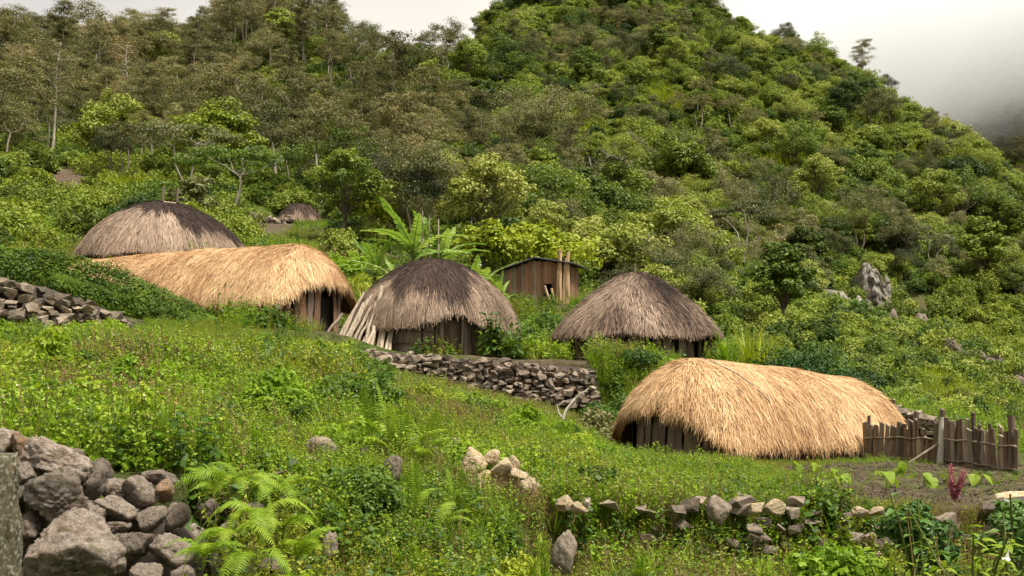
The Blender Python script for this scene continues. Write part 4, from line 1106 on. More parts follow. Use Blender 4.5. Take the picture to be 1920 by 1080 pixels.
def weed_geo(seed, stems=9, H=0.36, leaf=0.020, per=16, R=0.13, flowers=0, asp=0.45, up=0.5, tint=0.5, lean=0.35, tip=0.15):
    """little herb: stems (material 1), small leaves (material 0), flower heads (material 2)"""
    r = np.random.default_rng(seed); g = G()
    for i in range(stems):
        a = r.uniform(0, 6.28); q = R * math.sqrt(r.random()); h = H * r.uniform(0.55, 1.15); ln = r.uniform(0, lean)
        b0 = np.array([q * math.cos(a), q * math.sin(a), -0.04]); b1 = b0 + np.array([math.cos(a) * ln * h, math.sin(a) * ln * h, h])
        p = bent(b0, b1, 4, r, 0.012)
        tube(g, p, np.array([0.0032, .0027, .0022, .0014]), 3, 0.5, 1, False)
        f = r.uniform(0.15, 1.03, per); k = np.clip((f * 3).astype(int), 0, 2); u = (f * 3 - k)[:, None]
        on = p[k] * (1 - u) + p[k + 1] * u
        dr = rdir(r, per) * np.array([1, 1, 0.35]); L = leaf * r.uniform(0.6, 1.4, per) * (1.25 - 0.5 * f)
        C = on + dr * L[:, None] * 1.1
        N = np.array([0, 0, up]) + rdir(r, per) * 0.6 + dr * 0.25
        leaves(g, C, N, L, asp, r, np.clip(tint - tip / 2 + tip * f + r.normal(0, .2, per), 0, 1), 0, axis=dr)
        for j in range(flowers if r.random() < 0.10 else 0):
            c = p[-1] + r.normal(0, 0.018, 3); leaves(g, c[None] + r.normal(0, .003, (2, 3)), rdir(r, 2) + np.array([0, -.4, .8]), 0.006, 0.9, r, 0.5, 2)
    return g

def leaf_mesh(name, mat, L=1.0, Wd=0.4, droop=0.5, fold=0.12, seg=9, shape='ovate', tear=0.0, seed=0, tint=0.5, rib=True):
    r = np.random.default_rng(seed); g = G(); s = np.linspace(0, 1, seg)
    if shape == 'heart': wid = np.interp(s, [0, .08, .25, .5, .8, 1], [0.35, .85, 1, .8, .35, 0.02])
    elif shape == 'strap': wid = np.interp(s, [0, .1, .5, .85, 1], [.35, .8, 1, .7, .04])
    else: wid = np.interp(s, [0, .12, .4, .75, 1], [.10, .6, 1, .6, 0.02])
    cx = L * (s - 0.12 * droop * s ** 2); cz = L * (-droop * s ** 2 * 0.75)
    for sd in (-1, 1):
        for i in range(seg - 1):
            gap = tear * r.uniform(0, 0.5)
            y0, y1 = wid[i] * Wd / 2, wid[i + 1] * Wd / 2
            dz = [fold * y0 + r.normal(0, .012) * L, fold * y1 + r.normal(0, .012) * L]
            if tear: dz = [v - abs(r.normal(0, .25)) * y0 for v in dz]
            q0, q1 = cx[i], cx[i + 1]
            V = [(q0, 0, cz[i]), (q1, 0, cz[i + 1]), (q1 - gap * (q1 - q0) + 0.08 * L * tear, sd * y1, cz[i + 1] + dz[1]), (q0 + gap * (q1 - q0) * 0.5 + 0.06 * L * tear, sd * y0, cz[i] + dz[0])]
            g.add(V, [[0, 1, 2, 3]] if sd > 0 else [[3, 2, 1, 0]], np.clip(tint + r.normal(0, .08), 0, 1))
    if rib:
        tube(g, np.stack([cx, 0 * cx, cz + 0.004 * L], -1), np.linspace(0.014, 0.004, seg) * L, 4, min(1, tint + 0.35), 0, False)
    return g.mesh(name, mat)

def frond_mesh(name, seed, L=1.0, arch=0.55, pairs=26, wid=0.20, rise=0.7):
    r = np.random.default_rng(seed); g = G(); s = np.linspace(0, 1, 14)
    P_ = np.stack([L * s * (1 - 0.15 * s), 0.03 * np.sin(s * 3) * L, L * (rise * s - arch * s ** 2.2)], -1)
    tube(g, P_, np.linspace(0.007, 0.002, 14) * L, 4, 0.4)
    T = unit(np.gradient(P_, axis=0))
    for k in range(pairs):
        f = 0.10 + 0.90 * (k + 0.5) / pairs; i = f * 13; a = int(i); u = i - a
        p = P_[a] * (1 - u) + P_[min(a + 1, 13)] * u; t = T[min(a, 13)]
        l = wid * L * math.sin(math.pi * min(1, (f * 0.82 + 0.16))) ** 0.75 * (1 if f < .9 else .7)
        up = np.cross(t, (0, 1, 0)); up = up if up[2] > 0 else -up
        for sd in (-1, 1):
            d = unit(t * 0.38 + np.array([0, sd, 0]) + up * r.normal(0.02, .10) - np.array([0, 0, .12])); w = L / pairs * 0.46
            m1, tip = p + d * l * 0.5, p + d * l - np.array([0, 0, l * 0.18])
            V = [p - t * w * .7, p + t * w * .7, m1 + t * w * .65, tip + t * w * .1, tip - t * w * .1, m1 - t * w * .65]
            tn = np.clip(0.5 + r.normal(0, .16), 0, 1)
            g.add(V, [[0, 1, 2, 5], [5, 2, 3, 4]] if sd > 0 else [[5, 2, 1, 0], [4, 3, 2, 5]], tn)
    return g.mesh(name, M['fern'])

# ------------------------------------------------------------------ scattering what nobody could count
def scatter(name, label, protos, pos, rot, scl, idx):
    src = bpy.data.collections.new(name + '_kinds')
    for i, me in enumerate(protos):
        src.objects.link(bpy.data.objects.new('%s_kind_%02d' % (name, i), me))
    me = bpy.data.meshes.new(name); n = len(pos)
    me.vertices.add(n); me.vertices.foreach_set('co', np.asarray(pos, np.float32).ravel())
    for nm, ty, arr, key in (('rot', 'FLOAT_VECTOR', np.asarray(rot, np.float32).ravel(), 'vector'), ('scl', 'FLOAT_VECTOR', np.asarray(scl, np.float32).ravel(), 'vector'), ('idx', 'INT', np.asarray(idx, np.int32), 'value')):
        a = me.attributes.new(nm, ty, 'POINT'); a.data.foreach_set(key, arr)
    o = link(name, me); tag(o, label, None, None, 'stuff')
    ng = bpy.data.node_groups.new(name, 'GeometryNodeTree')
    ng.interface.new_socket('Geometry', in_out='INPUT', socket_type='NodeSocketGeometry'); ng.interface.new_socket('Geometry', in_out='OUTPUT', socket_type='NodeSocketGeometry')
    N = ng.nodes; gi, go = N.new('NodeGroupInput'), N.new('NodeGroupOutput')
    ip = N.new('GeometryNodeInstanceOnPoints'); ci = N.new('GeometryNodeCollectionInfo')
    ci.inputs['Collection'].default_value = src; ci.inputs['Separate Children'].default_value = True; ci.inputs['Reset Children'].default_value = True
    at = {}
    for nm, ty in (('rot', 'FLOAT_VECTOR'), ('scl', 'FLOAT_VECTOR'), ('idx', 'INT')):
        a = N.new('GeometryNodeInputNamedAttribute'); a.data_type = ty; a.inputs['Name'].default_value = nm; at[nm] = a.outputs[0]
    e2r = N.new('FunctionNodeEulerToRotation')
    Lk = ng.links.new
    Lk(gi.outputs[0], ip.inputs['Points']); Lk(ci.outputs[0], ip.inputs['Instance']); ip.inputs['Pick Instance'].default_value = True
    Lk(at['idx'], ip.inputs['Instance Index']); Lk(at['rot'], e2r.inputs[0]); Lk(e2r.outputs[0], ip.inputs['Rotation']); Lk(at['scl'], ip.inputs['Scale'])
    Lk(ip.outputs[0], go.inputs[0])
    md = o.modifiers.new('scatter', 'NODES'); md.node_group = ng
    return o

def polar(rng, n, p0, p1, d0, d1, power=2.0):
    """random ground positions in the wedge the camera sees; power 2 = even over the area"""
    D = (rng.random(n) * (d1 ** power - d0 ** power) + d0 ** power) ** (1 / power); px = rng.uniform(p0, p1, n)
    return px, D, (px - 960) * D / F

def clear_of_huts(X, Y, m=0.0):
    ok = np.ones(len(X), bool)
    for s, r in ((S_MID, 2.0), (S_RIGHT, 2.0), (S_BACK, 2.8), (S_TINY, 1.7), (S_SHED, 1.7)):
        ok &= np.hypot(X - s.x, Y - s.y) > r + m
    for A, B, r in ((LR_A, LR_B, 1.75), (LL_A, LL_B, 1.75)):
        d = np.array([B.x - A.x, B.y - A.y]); L2 = (d ** 2).sum(); t = np.clip(((X - A.x) * d[0] + (Y - A.y) * d[1]) / L2, 0, 1)
        ok &= np.hypot(X - A.x - d[0] * t, Y - A.y - d[1] * t) > r + m
    return ok

def upright(rng, n, tilt=0.12): return np.stack([rng.normal(0, tilt, n), rng.normal(0, tilt, n), rng.uniform(0, 6.28, n)], -1)

# ------------------------------------------------------------------ forest
KINDS = {}
def kind(key, name, fn, n, bark, leafm, **kw):
    L = []
    for i in range(n):
        gt, gc = fn(kw.get('seed', 700) + i, **kw['a'](i))
        full = G(); full.merge(gt, 0); full.merge(gc, 2)
        L.append((gt.mesh('trunk', [M[bark], M['bark']], True), gc.mesh('crown', M[leafm]), full.mesh(name, [M[bark], M['bark'], M[leafm]])))
    KINDS[key] = (name, L)
rv = lambda i, a, b: a + (b - a) * ((i * 0.618) % 1)
kind('casu', 'casuarina_tree', lambda s_, i, **k: tree_casu(s_, **k) if i % 3 == 0 else tree_spread(s_, nb=30, per=150, flat=0.38, leaf=.10, **k), 7, 'pale_bark', 'casu', seed=700, a=lambda i: dict(i=i, H=rv(i, 7, 10.5), Wd=rv(i * 3, 4.4, 6.6), low=rv(i * 2, .40, .58)))
kind('broad', 'broadleaf_tree', tree_broad, 8, 'bark', 'broad', seed=720, a=lambda i: dict(H=rv(i, 3.8, 8.5), Wd=rv(i * 3, 3.6, 7.4), leaf=rv(i * 5, .10, .16), nb=16 + i * 2))
kind('olive', 'olive_green_tree', tree_spread, 7, 'bark', 'olive', seed=740, a=lambda i: dict(H=rv(i, 4.5, 8), Wd=rv(i * 3, 4.0, 7.0), flat=0.6, low=rv(i * 2, .22, .5)))
kind('shrub', 'hill_shrub', lambda s, **k: bush_geo(s, **k), 5, 'bark', 'shrub', seed=760, a=lambda i: dict(Wd=rv(i, 2.2, 3.2), H=rv(i, 1.6, 2.4), leaf=0.085, nb=12, per=190))
kind('gshrub', 'hill_shrub', lambda s, **k: bush_geo(s, **k), 3, 'bark', 'broad', seed=780, a=lambda i: dict(Wd=rv(i, 2.4, 3.2), H=rv(i, 1.8, 2.6), leaf=0.085, nb=12, per=150))

def hill_forest():
    rng = np.random.default_rng(77)
    px, D, X = polar(rng, 19500, -420, 2400, 58, 330)
    zn = wav(X, D, 0.045, 91, 3)
    keep = np.ones(len(px), bool)
    keep &= ~((D < 84) & (px < 640)); keep &= ~((D < 64) & (px < 1150)); keep &= ~((D < 100 + 10 * zn) & (px > 1330) & (rng.random(len(px)) > 0.10))
    keep &= clear_of_huts(X, D, 3.0)
    keep &= ~((np.abs(px - 128) < 60) & (D < 100))
    keep &= ~((px > 1520) & (px < 1930) & (D < np.interp(px, [1520, 1690, 1930], [118, 116, 100])))
    keep &= (zn > -0.75) | (px < 850)
    cell = {}; sel = []
    for i in np.nonzero(keep)[0]:
        m = 3.7 if px[i] < 780 else (2.0 if D[i] < 125 else 2.9)
        c = (int(X[i] / m), int(D[i] / m)); bad = False
        for a in (-1, 0, 1):
            for b in (-1, 0, 1):
                for j in cell.get((c[0] + a, c[1] + b), ()):
                    if (X[i] - X[j]) ** 2 + (D[i] - D[j]) ** 2 < m * m: bad = True
        if not bad: cell.setdefault(c, []).append(i); sel.append(i)
    sel = np.array(sel); px, D, X, zn = px[sel], D[sel], X[sel], zn[sel]; n = len(sel)
    r = rng.random(n); brown = np.clip((930 - px) / 200 + 0.5 * zn, 0.06, 0.66) * np.clip((D - 60) / 30, 0.3, 1)
    olive = np.where((D < 135) & (px > 780), 0.45, np.where(px < 780, 0.7, 0.22))
    ty = np.where(r < brown, 0, np.where(rng.random(n) < olive, 2, 1))
    Z = ground(X, D); names = ['casu', 'broad', 'olive']
    sc = rng.uniform(0.6, 1.2, n) * np.where(ty == 0, rng.choice([0.75, .9, 1], n), rng.choice([0.8, 1, 1, 1.25], n)); rot = rng.uniform(0, 6.28, n); NV = np.array([7, 8, 7]); OFF = np.array([0, 7, 15]); var = (rng.random(n) * NV[ty]).astype(int)
    sc = np.where((D < 125) & (px > 780), sc * 0.66, sc)
    sc = np.where((D > 185) & (px < 640), sc * 1.4, sc); sc = np.where((px > 1000) & (D > 130), sc * 0.85, sc); sc = np.where((px > 640) & (px < 900) & (D > 190), sc * 0.7, sc)
    order = np.argsort(D / sc + np.where((px < -90) | (px > 2010), 1e4, 0)); near = order[:260]; far = order[260:]
    LAB = {0: ('tall brown-leaved casuarina with slender pale trunk in the open wood on the hillside', 'brown casuarinas on the hillside'),
           1: ('round-crowned green broadleaf tree in the forest behind the village', 'green broadleaf trees behind the village'),
           2: ('dull olive tree with spreading layered crown on the lower slope behind the huts', 'olive trees on the lower slope')}
    for i in near:
        nm, L = KINDS[names[ty[i]]]; t, c, f = L[var[i]]
        e = empty(nm, (X[i], D[i], Z[i]), rot[i]); e.scale = (sc[i],) * 3
        zone = ['over the bare soil patch', 'above the domed hut', 'above the tiny hut', 'above the banana plants', 'above the plank shed', 'above the grey round hut', 'above the lower longhouse', 'above the pale rock face', 'above the fence end'][int(np.searchsorted([180, 440, 640, 880, 1100, 1330, 1530, 1720], px[i]))]
        band = 'at the near edge of the wood' if D[i] < 96 else ('in the second belt of the wood' if D[i] < 118 else 'deeper in the wood')
        lk = ('tall brown casuarina', 'round-crowned green tree', 'dull olive spreading tree')[ty[i]] + ' ' + band + ' ' + zone
        tag(e, lk, 'tree', lk.replace('tree', 'trees').replace('casuarina', 'casuarinas'))
        link('trunk', t, e); link('crown', c, e)
    pr = [L[2] for k in names for L in KINDS[k][1]]
    tl = rng.normal(0, 0.05, (len(far), 2))
    scatter('forest', 'dense mixed forest covering the mountainside', pr, np.stack([X[far], D[far], Z[far] - 0.2], -1), np.stack([tl[:, 0], tl[:, 1], rot[far]], -1),
            np.stack([sc[far] * rng.uniform(.9, 1.1, len(far)), sc[far], sc[far] * rng.uniform(.85, 1.15, len(far))], -1), OFF[ty[far]] + var[far])
    # undergrowth
    px, D, X = polar(rng, 24500, -420, 2400, 46, 320, 1.75)
    ok = clear_of_huts(X, D, 1.2) & ~(np.hypot((px - 128) / 48, (D - 84) / 14) < 1) & ~(np.hypot((px - 500) / 60, (D - 73) / 10) < 1)
    ok &= ~((D < 62) & (px > 640) & (px < 1120) & (rng.random(len(px)) < 0.6))
    ok &= ~((px > 452) & (px < 640) & (D < 80))
    ok &= ~((px > 1535) & (px < 1915) & (np.abs(D - np.interp(px, [1535, 1650, 1900], [108, 108, 92])) < np.where(px < 1720, 4.0, 2.5)))
    px, D, X = px[ok], D[ok], X[ok]; n = len(px); gs = rng.random(n) < 0.3
    idx = np.where(gs, 5 + rng.integers(0, 3, n), rng.integers(0, 5, n)); s = rng.uniform(0.45, 1.25, n) * np.interp(D, [46, 75, 150], [0.62, 0.85, 1.2])
    scatter('undergrowth', 'shrubby undergrowth between the trees on the mountainside', [L[2] for k in ('shrub', 'gshrub') for L in KINDS[k][1]],
            np.stack([X, D, ground(X, D) - 0.15], -1), upright(rng, n, .1), np.stack([s, s, s * rng.uniform(.7, 1.3, n)], -1), idx)
hill_forest()

# ------------------------------------------------------------------ weeds and grass
WEED = [weed_geo(800, flowers=1), weed_geo(801, 8, 0.42, 0.022, 15), weed_geo(802, 11, 0.28, 0.018, 14, tint=0.65), weed_geo(803, 7, 0.50, 0.024, 18, flowers=2, lean=0.25), weed_geo(804, 9, .34, .028, 12, asp=.6, tint=.4)]
WEEDM = [g.mesh('weed', [M['weed'], M['stem'], M['flower']]) for g in WEED]
for s_ in (810, 811):
    g = G(); blades(g, np.random.default_rng(s_), 46, 0.13, 0.36, 0.010, 0.6, 0.3); WEEDM.append(g.mesh('grass', [M['grass']]))
for s_ in (820, 821):
    WEEDM.append(weed_geo(s_, 7, 0.34, 0.042, 11, asp=0.6, up=0.9).mesh('weed', [M['weed_dark'], M['stem'], M['flower']]))
for s_ in (830, 831):
    g = weed_geo(s_, 9, 0.46, 0.012, 22, R=0.12, lean=.3); WEEDM.append(g.mesh('weed', [M['dry'], M['dry'], M['flower']]))
# kinds: 0-4 herbs, 5-6 grass, 7-8 dark broad herbs, 9-10 dry stalks
def fields():
    rng = np.random.default_rng(88)
    e1 = lambda px: np.interp(px, E1x, E1d); e2 = lambda px: np.interp(px, E2x, E2d)
    def put(name, label, n, p0, p1, d0, d1, probs, s0, s1, cond=None, power=2.0, sink=0.02):
        px, D, X = polar(rng, n, p0, p1, d0, d1, power)
        ok = clear_of_huts(X, D, -0.1)
        for (rx, rw, rd) in ROCKS: ok &= ~((np.abs(px - rx) < rw * 0.55 + 4) & (D > rd - 0.45) & (D < rd + 0.12))
        if cond is not None: ok &= cond(px, D, X)
        ok &= ~((px > 850) & (px < 1035) & (D > HEAP - 0.7) & (D < HEAP + .1) & (rng.random(len(px)) < .8))
        px, D, X = px[ok], D[ok], X[ok]; n = len(px)
        zn = wav(X, D, 0.8, 95, 3); pr = np.array(probs, float)
        idx = rng.choice(11, n, p=pr / pr.sum())
        za, zc = wav(X, D, 0.55, 97, 3), wav(X, D, 0.45, 98, 3)
        idx = np.where((za > 0.45) & (rng.random(n) < 0.28), 7 + (idx % 2), idx)
        if name == 'field_weeds': idx = np.where((np.hypot((px - 190) / 120, (D - 15) / 4) < 1) & (rng.random(n) < .4), 9 + (idx % 2), idx)
        idx = np.where((zc > 0.42) & (rng.random(n) < 0.5), 9 + (idx % 2), idx)
        s = rng.uniform(s0, s1, n) * (1 + 0.42 * zn)
        if name in ('field_weeds', 'field_grass'): s *= np.interp(px, [1380, 1460], [1, .5])
        if name == 'wall_weeds': s *= np.where(D > e1(px) - .2, np.interp(px, [1000, 1400], [.75, .45]), 1)
        if name == 'field_weeds': s *= np.interp(px, [950, 1250], [1, 0.7]) * np.interp(D, [18, 28], [1.25, 0.55])
        scatter(name, label, WEEDM, np.stack([X, D, ground(X, D) - sink], -1), upright(rng, n, .10), np.stack([s, s, s * rng.uniform(.8, 1.2, n)], -1), idx)
    e1 = lambda px: np.interp(px, E1x, E1d); e2 = lambda px: np.interp(px, E2x, E2d)
    bed = lambda px, D: (px > 1530 + 60 * np.sin(D * 1.3)) & (px < 1990) & (D > 15.8) & (D < 25.0)
    field = lambda px, D, X: (D > e1(px) + 0.05) & (D < e2(px) - np.where(px > 1118, 0.0, 0.3)) & ~(bed(px, D) & (rng.random(len(px)) > 0.07)) & ~((px < 360) & (D < 8.6)) & ~((px > 440) & (px < 1118) & (D > e2(px) - 1.3) & (rng.random(len(px)) < .75))
    put('field_weeds', 'knee-high yellow-green weeds covering the sloping field', 34000, -80, 1500, 8, 31.5, [5, 4, 5, 3, 3, 3.5, 3.5, .8, .8, .8, .6], 0.55, 0.95, field)
    put('field_grass', 'short grass on the terrace around the garden bed', 9000, 1000, 2000, 13, 27, [3, 2, 5, 0.6, 2, 6, 6, .4, .4, .9, .9], 0.30, 0.6, lambda px, D, X: field(px, D, X), 1.6)
    front = lambda px, D, X: (D < e1(px) + 0.1) & ~((px < 360) & (D > 6.6))
    put('bank_weeds', 'rank weeds and grass on the bank below the field', 8500, -60, 1990, 5.5, 13.6, [3, 3, 3, 3, 3, 3, 3, 3.5, 3.5, 1.4, 1.4], 0.6, 1.05, lambda px, D, X: front(px, D, X) & (px > 340) & ~((px < 560) & (D > 6.4) & (D < 8.4) & (rng.random(len(px)) < 0.8)))
    hang = lambda px, D, X: (np.abs(D - e1(px) + 0.25) < 0.45) & (px > 1000)
    put('wall_weeds', 'weeds sprouting over the face of the overgrown retaining wall', 12500, 1000, 1990, 12, 14.6, [3, 2, 3, 4, 1.5, 3, 3, .8, .8, 4.5, 4.5], 0.55, 1.15, hang, sink=0.0)
    yard = lambda px, D, X: (D > e2(px)) & (rng.random(len(px)) < np.where((px > 600) & (px < np.where(D < 33.2, 1125, 1330)) & (D < 36.5), 0.16, 1.0)) & ~((px < 420) & (D < 38.5))
    put('corner_weeds', 'rank weeds on the bank at the end of the long stone wall', 1500, 1112, 1310, 29.0, 33.6, [3, 3, 3, 3, 3, 3, 3, 2, 2, 1, 1], 0.7, 1.25, lambda px, D, X: clear_of_huts(X, D, .25))
    put('slope_weeds', 'weeds and grass between the huts and the forest edge', 15000, -80, 2000, 25, 58, [4, 4, 4, 4, 3, 4, 4, 2, 2, .6, .6], 0.9, 2.0, yard)
fields()
def clearing():
    rng = np.random.default_rng(101); px, D, X = polar(rng, 2600, 430, 660, 56, 84); n = len(px)
    ok = clear_of_huts(X, D, .2) & ~(np.hypot((px - 505) / 48, (D - 73) / 8) < 1); px, D, X = px[ok], D[ok], X[ok]; n = len(px); s = rng.uniform(0.5, 1.1, n)
    scatter('clearing_grass', 'rough grass round the tiny hut far up the slope', WEEDM, np.stack([X, D, ground(X, D) - .05], -1), upright(rng, n, .1), np.stack([s, s, s * .8], -1), rng.integers(0, 9, n))
clearing()
def thickets():
    rng = np.random.default_rng(103); PR = []
    for i, (m_, lf, w, h) in enumerate((('weed', .024, .75, .42), ('weed', .03, .6, .55), ('weed_dark', .032, .8, .45), ('weed_dark', .026, .6, .5), ('grass', .022, .7, .4), ('weed_dark', .020, .5, .5))):
        gt, gc = bush_geo(850 + i, w, h, lf, 12, 120, .5, up=.5, spr=.2); f = G(); f.merge(gt, 0); f.merge(gc, 1); PR.append(f.mesh('thicket', [M['stem'], M[m_]]))
    g = G(); blades(g, np.random.default_rng(860), 90, .2, .62, .014, .55, .35); PR.append(g.mesh('tussock', [M['grass']]))
    px, D, X = polar(rng, 1500, -60, 1990, 5.6, 31); e1 = np.interp(px, E1x, E1d); e2 = np.interp(px, E2x, E2d)
    ok = (D < e2 - .3) & clear_of_huts(X, D, .6) & ~((px < 370) & (D < e1 + .4)) & ~((px > 1130) & (D > e1 + .3)) & ~((px > 230) & (D > 21.5)) & (np.abs(D - e1) > np.where(px > 1000, .4, 0.0))
    ok &= (wav(X, D, .7, 104, 3) > -0.15)
    for (rx, rw, rd) in ROCKS: ok &= ~((np.abs(px - rx) < rw * .6 + 12) & (D > rd - 1.3) & (D < rd + .4))
    px, D, X = px[ok], D[ok], X[ok]; n = len(px); s = rng.uniform(.55, 1.25, n)
    scatter('field_thickets', 'taller clumps of weeds and tussocks rising out of the field and bank', PR, np.stack([X, D, ground(X, D) - .03], -1), upright(rng, n, .12), np.stack([s, s, s * rng.uniform(.7, 1.25, n)], -1), rng.choice(7, n, p=[.28, .26, .05, .06, .13, .02, .20]))
thickets()
def clods():
    rng = np.random.default_rng(107); m_ = flat_mat('soil_clod', (0.085, 0.058, 0.037), .95); PR = []
    for i in range(4):
        me = hull_stone(980 + i).copy(); me.materials.clear(); me.materials.append(m_); PR.append(me)
    px, D, X = polar(rng, 9000, 1420, 2000, 14.8, 26); ok = clear_of_huts(X, D, .2) & (wav(X, D, 1.1, 21) > -.75); px, D, X = px[ok], D[ok], X[ok]; n = len(px); s = .012 + .035 * rng.random(n) ** 2.5
    scatter('soil_clods', 'loose clods of brown garden soil', PR, np.stack([X, D, ground(X, D) + .0], -1), rng.uniform(0, 6.28, (n, 3)), np.stack([s, s, s * .7], -1), rng.integers(0, 4, n))
    px, D, X = polar(rng, 900, 1430, 2000, 15, 25.5); ok = clear_of_huts(X, D, .2) & (wav(X, D, .9, 23) > 0.0); px, D, X = px[ok], D[ok], X[ok]; n = len(px); s = rng.uniform(.15, .42, n)
    scatter('garden_weeds', 'small weeds coming up in the garden soil', WEEDM, np.stack([X, D, ground(X, D)], -1), upright(rng, n), np.stack([s, s, s], -1), rng.integers(0, 11, n))
clods()
def cane():
    rng = np.random.default_rng(99); CN = []
    for s_ in (840, 841):
        g = G(); blades(g, np.random.default_rng(s_), 60, 0.5, 1.6, 0.07, 0.5, 0.4, K=4); CN.append(g.mesh('cane', [M['bright']]))
    pos = []
    for (px, py, w, h) in ((1060, 245, 60, 40), (1530, 318, 45, 22), (1700, 268, 70, 30), (1000, 330, 40, 20), (1430, 300, 40, 22), (1600, 420, 50, 25), (1800, 330, 90, 40), (900, 370, 40, 20), (430, 70, 40, 12), (1720, 720, 90, 40), (1800, 760, 80, 40), (1240, 190, 30, 30), (250, 365, 60, 20), (1660, 380, 50, 25)):
        d = on_ground(px, py, 45, 320); n = 55
        X = (px - 960) * d / F + rng.normal(0, w * d / F / 2, n); Y = d + rng.normal(0, h * d / F * 0.9, n); pos.append(np.stack([X, Y, ground(X, Y) - .1], -1))
    pos = np.concatenate(pos); n = len(pos); s = rng.uniform(.7, 1.4, n) * np.interp(pos[:, 1], [50, 150], [.6, 1.3])
    scatter('wild_cane', 'bright green patches of tall wild cane on the mountainside', CN, pos, upright(rng, n, .1), np.stack([s, s, s], -1), rng.integers(0, 2, n))
cane()

# ------------------------------------------------------------------ single plants
def plant_bush(name, px, d, Wd, H, leaf, mat, label, seed, nb=16, per=110, asp=0.55, cat='bush', dz=0.0, dy=1.0, up=0.6, z=None, stem='bark', group=None):
    p = pxd(px, d); p.z = (p.z if z is None else z) + dz
    gt, gc = bush_geo(seed, Wd, H, leaf, nb, per, asp, up=up, dy=dy)
    if z is not None: tube(gt, [(0, 0, gz(p.x, p.y) - p.z - .1), (0.03, 0, 0.0), (0, 0, .2)], [.03, .025, .015], 6)
    e = empty(name, p); tag(e, label, cat, group)
    link('stem', gt.mesh('stem', M[stem], True), e); link('foliage', gc.mesh('foliage', M[mat]), e)
    return e

def hedge():
    rng = np.random.default_rng(110)
    kx = [-90, 0, 100, 200, 300, 350, 400]; kd = [24.9, 25.4, 26.3, 27.6, 29.2, 30.0, 30.8]; ktop = [448, 458, 472, 498, 538, 560, 588]; kbot = [532, 546, 574, 606, 626, 634, 640]
    n = 26000; px = rng.uniform(-90, 408, n); D = np.interp(px, kx, kd); x = (px - 960) * D / F
    top = (HY - np.interp(px, kx, ktop)) * D / F; bot = (HY - np.interp(px, kx, kbot)) * D / F
    hh = (top - bot) / 2; mid = (top + bot) / 2; a = rng.uniform(-0.35 * np.pi, 1.35 * np.pi, n); k = (1 + 0.36 * wav(x * 2.2, a * 1.2, 1.5, 44, 3)) * np.sqrt(np.clip((409 - px) / 22, 0.1, 1))
    rr = k * rng.uniform(0.72, 1.06, n)
    C = np.stack([x, D + 0.25 - np.cos(a) * 0.6 * rr, mid + np.sin(a) * hh * rr], -1)
    N = np.stack([rng.normal(0, .5, n), -np.cos(a), np.sin(a) + 0.4], -1) + rng.normal(0, .4, (n, 3))
    g = G(); o0 = np.array([C[0][0], 27.0, 1.4])
    cl = np.clip(0.56 + 0.36 * wav(x * 3, a * 2 + D, 2.0, 45, 3) + rng.normal(0, .16, n), 0, 1)
    leaves(g, C - o0, N, 0.04 * rng.uniform(.6, 1.4, n), 0.45, rng, cl)
    e = empty('clipped_hedge', o0); tag(e, 'dense dark green hedge sloping along the wall in front of the upper longhouse', 'hedge')
    link('foliage', g.mesh('foliage', M['hedge']), e)
    g = G(); q = np.linspace(-85, 395, 26); d = np.interp(q, kx, kd) + 0.25; xx = (q - 960) * d / F; zz = (HY - (np.interp(q, kx, ktop) + np.interp(q, kx, kbot)) / 2) * d / F
    tube(g, np.stack([xx, d, zz], -1) - o0, np.full(26, 0.30), 8, 0.1); link('filler_core', g.mesh('filler_core', M['hedge']), e)  # solid dark tube added inside the leaves to stop see-through
hedge()

# bushes, banks
plant_bush('bush', 1490, 33.9, 3.6, 2.0, 0.05, 'backlit_bush', 'glossy bush, dark as if backlit, directly behind the ridge of the lower longhouse', 120, 26, 320, dz=0.25)
plant_bush('bush', 1590, 33.4, 2.4, 1.75, 0.05, 'backlit_bush', 'darkest backlit-toned bush hanging over the far end of the lower longhouse', 121, 24, 320, dz=-0.1)
plant_bush('bush', 1430, 36.0, 1.9, 0.95, 0.05, 'shrub', 'low mid-green bush at the foot of the spiky grass clump', 122, 16, 160, dz=0.35)
plant_bush('bush', 1018, 41.5, 2.1, 1.25, 0.06, 'weed_dark', 'creeper-covered bank bush under the plank shed', 123, 18, 200)
plant_bush('bush', 985, 39.5, 1.6, 1.0, 0.05, 'weed_dark', 'round bush squeezed between the dark-crowned hut and the shed bank', 124, 14, 170)
plant_bush('bush', 1165, 30.0, 1.7, 0.95, 0.045, 'weed_dark', 'dull bush at the end of the long stone wall', 125, 18, 200)
plant_bush('bush', 1125, 28.6, 1.3, 0.75, 0.04, 'olive', 'brownish scrub before the end of the long stone wall', 126, 14, 170)
plant_bush('bush', 1215, 30.6, 1.4, 0.5, 0.04, 'shrub', 'scrub wedged between the grey hut and the lower longhouse', 127, 14, 170)
plant_bush('bush', 530, 26.0, 1.3, 0.36, 0.035, 'weed_dark', 'leafy weed thicket before the front of the upper longhouse', 128, 18, 170)
plant_bush('bush', 585, 22.6, 1.7, 0.55, 0.03, 'weed', 'bright weed thicket in mid-field below the upper longhouse', 129, 18, 170)
plant_bush('bush', 650, 20.0, 1.4, 0.5, 0.03, 'weed_dark', 'dark leafy clump in the field before the long stone wall', 130, 16, 170)
plant_bush('bush', 575, 19.5, 1.9, 0.75, 0.035, 'weed_dark', 'broad dark herb clump in the middle of the field', 131, 18, 220)
plant_bush('bush', 640, 16.5, 1.3, 0.65, 0.035, 'weed_dark', 'dark herb clump uphill of the reddish rock', 132, 16, 180)
plant_bush('bush', 60, 11.5, 0.9, 0.5, 0.03, 'weed_dark', 'dark herb clump behind the boulder wall near the post', 133, 14, 150)
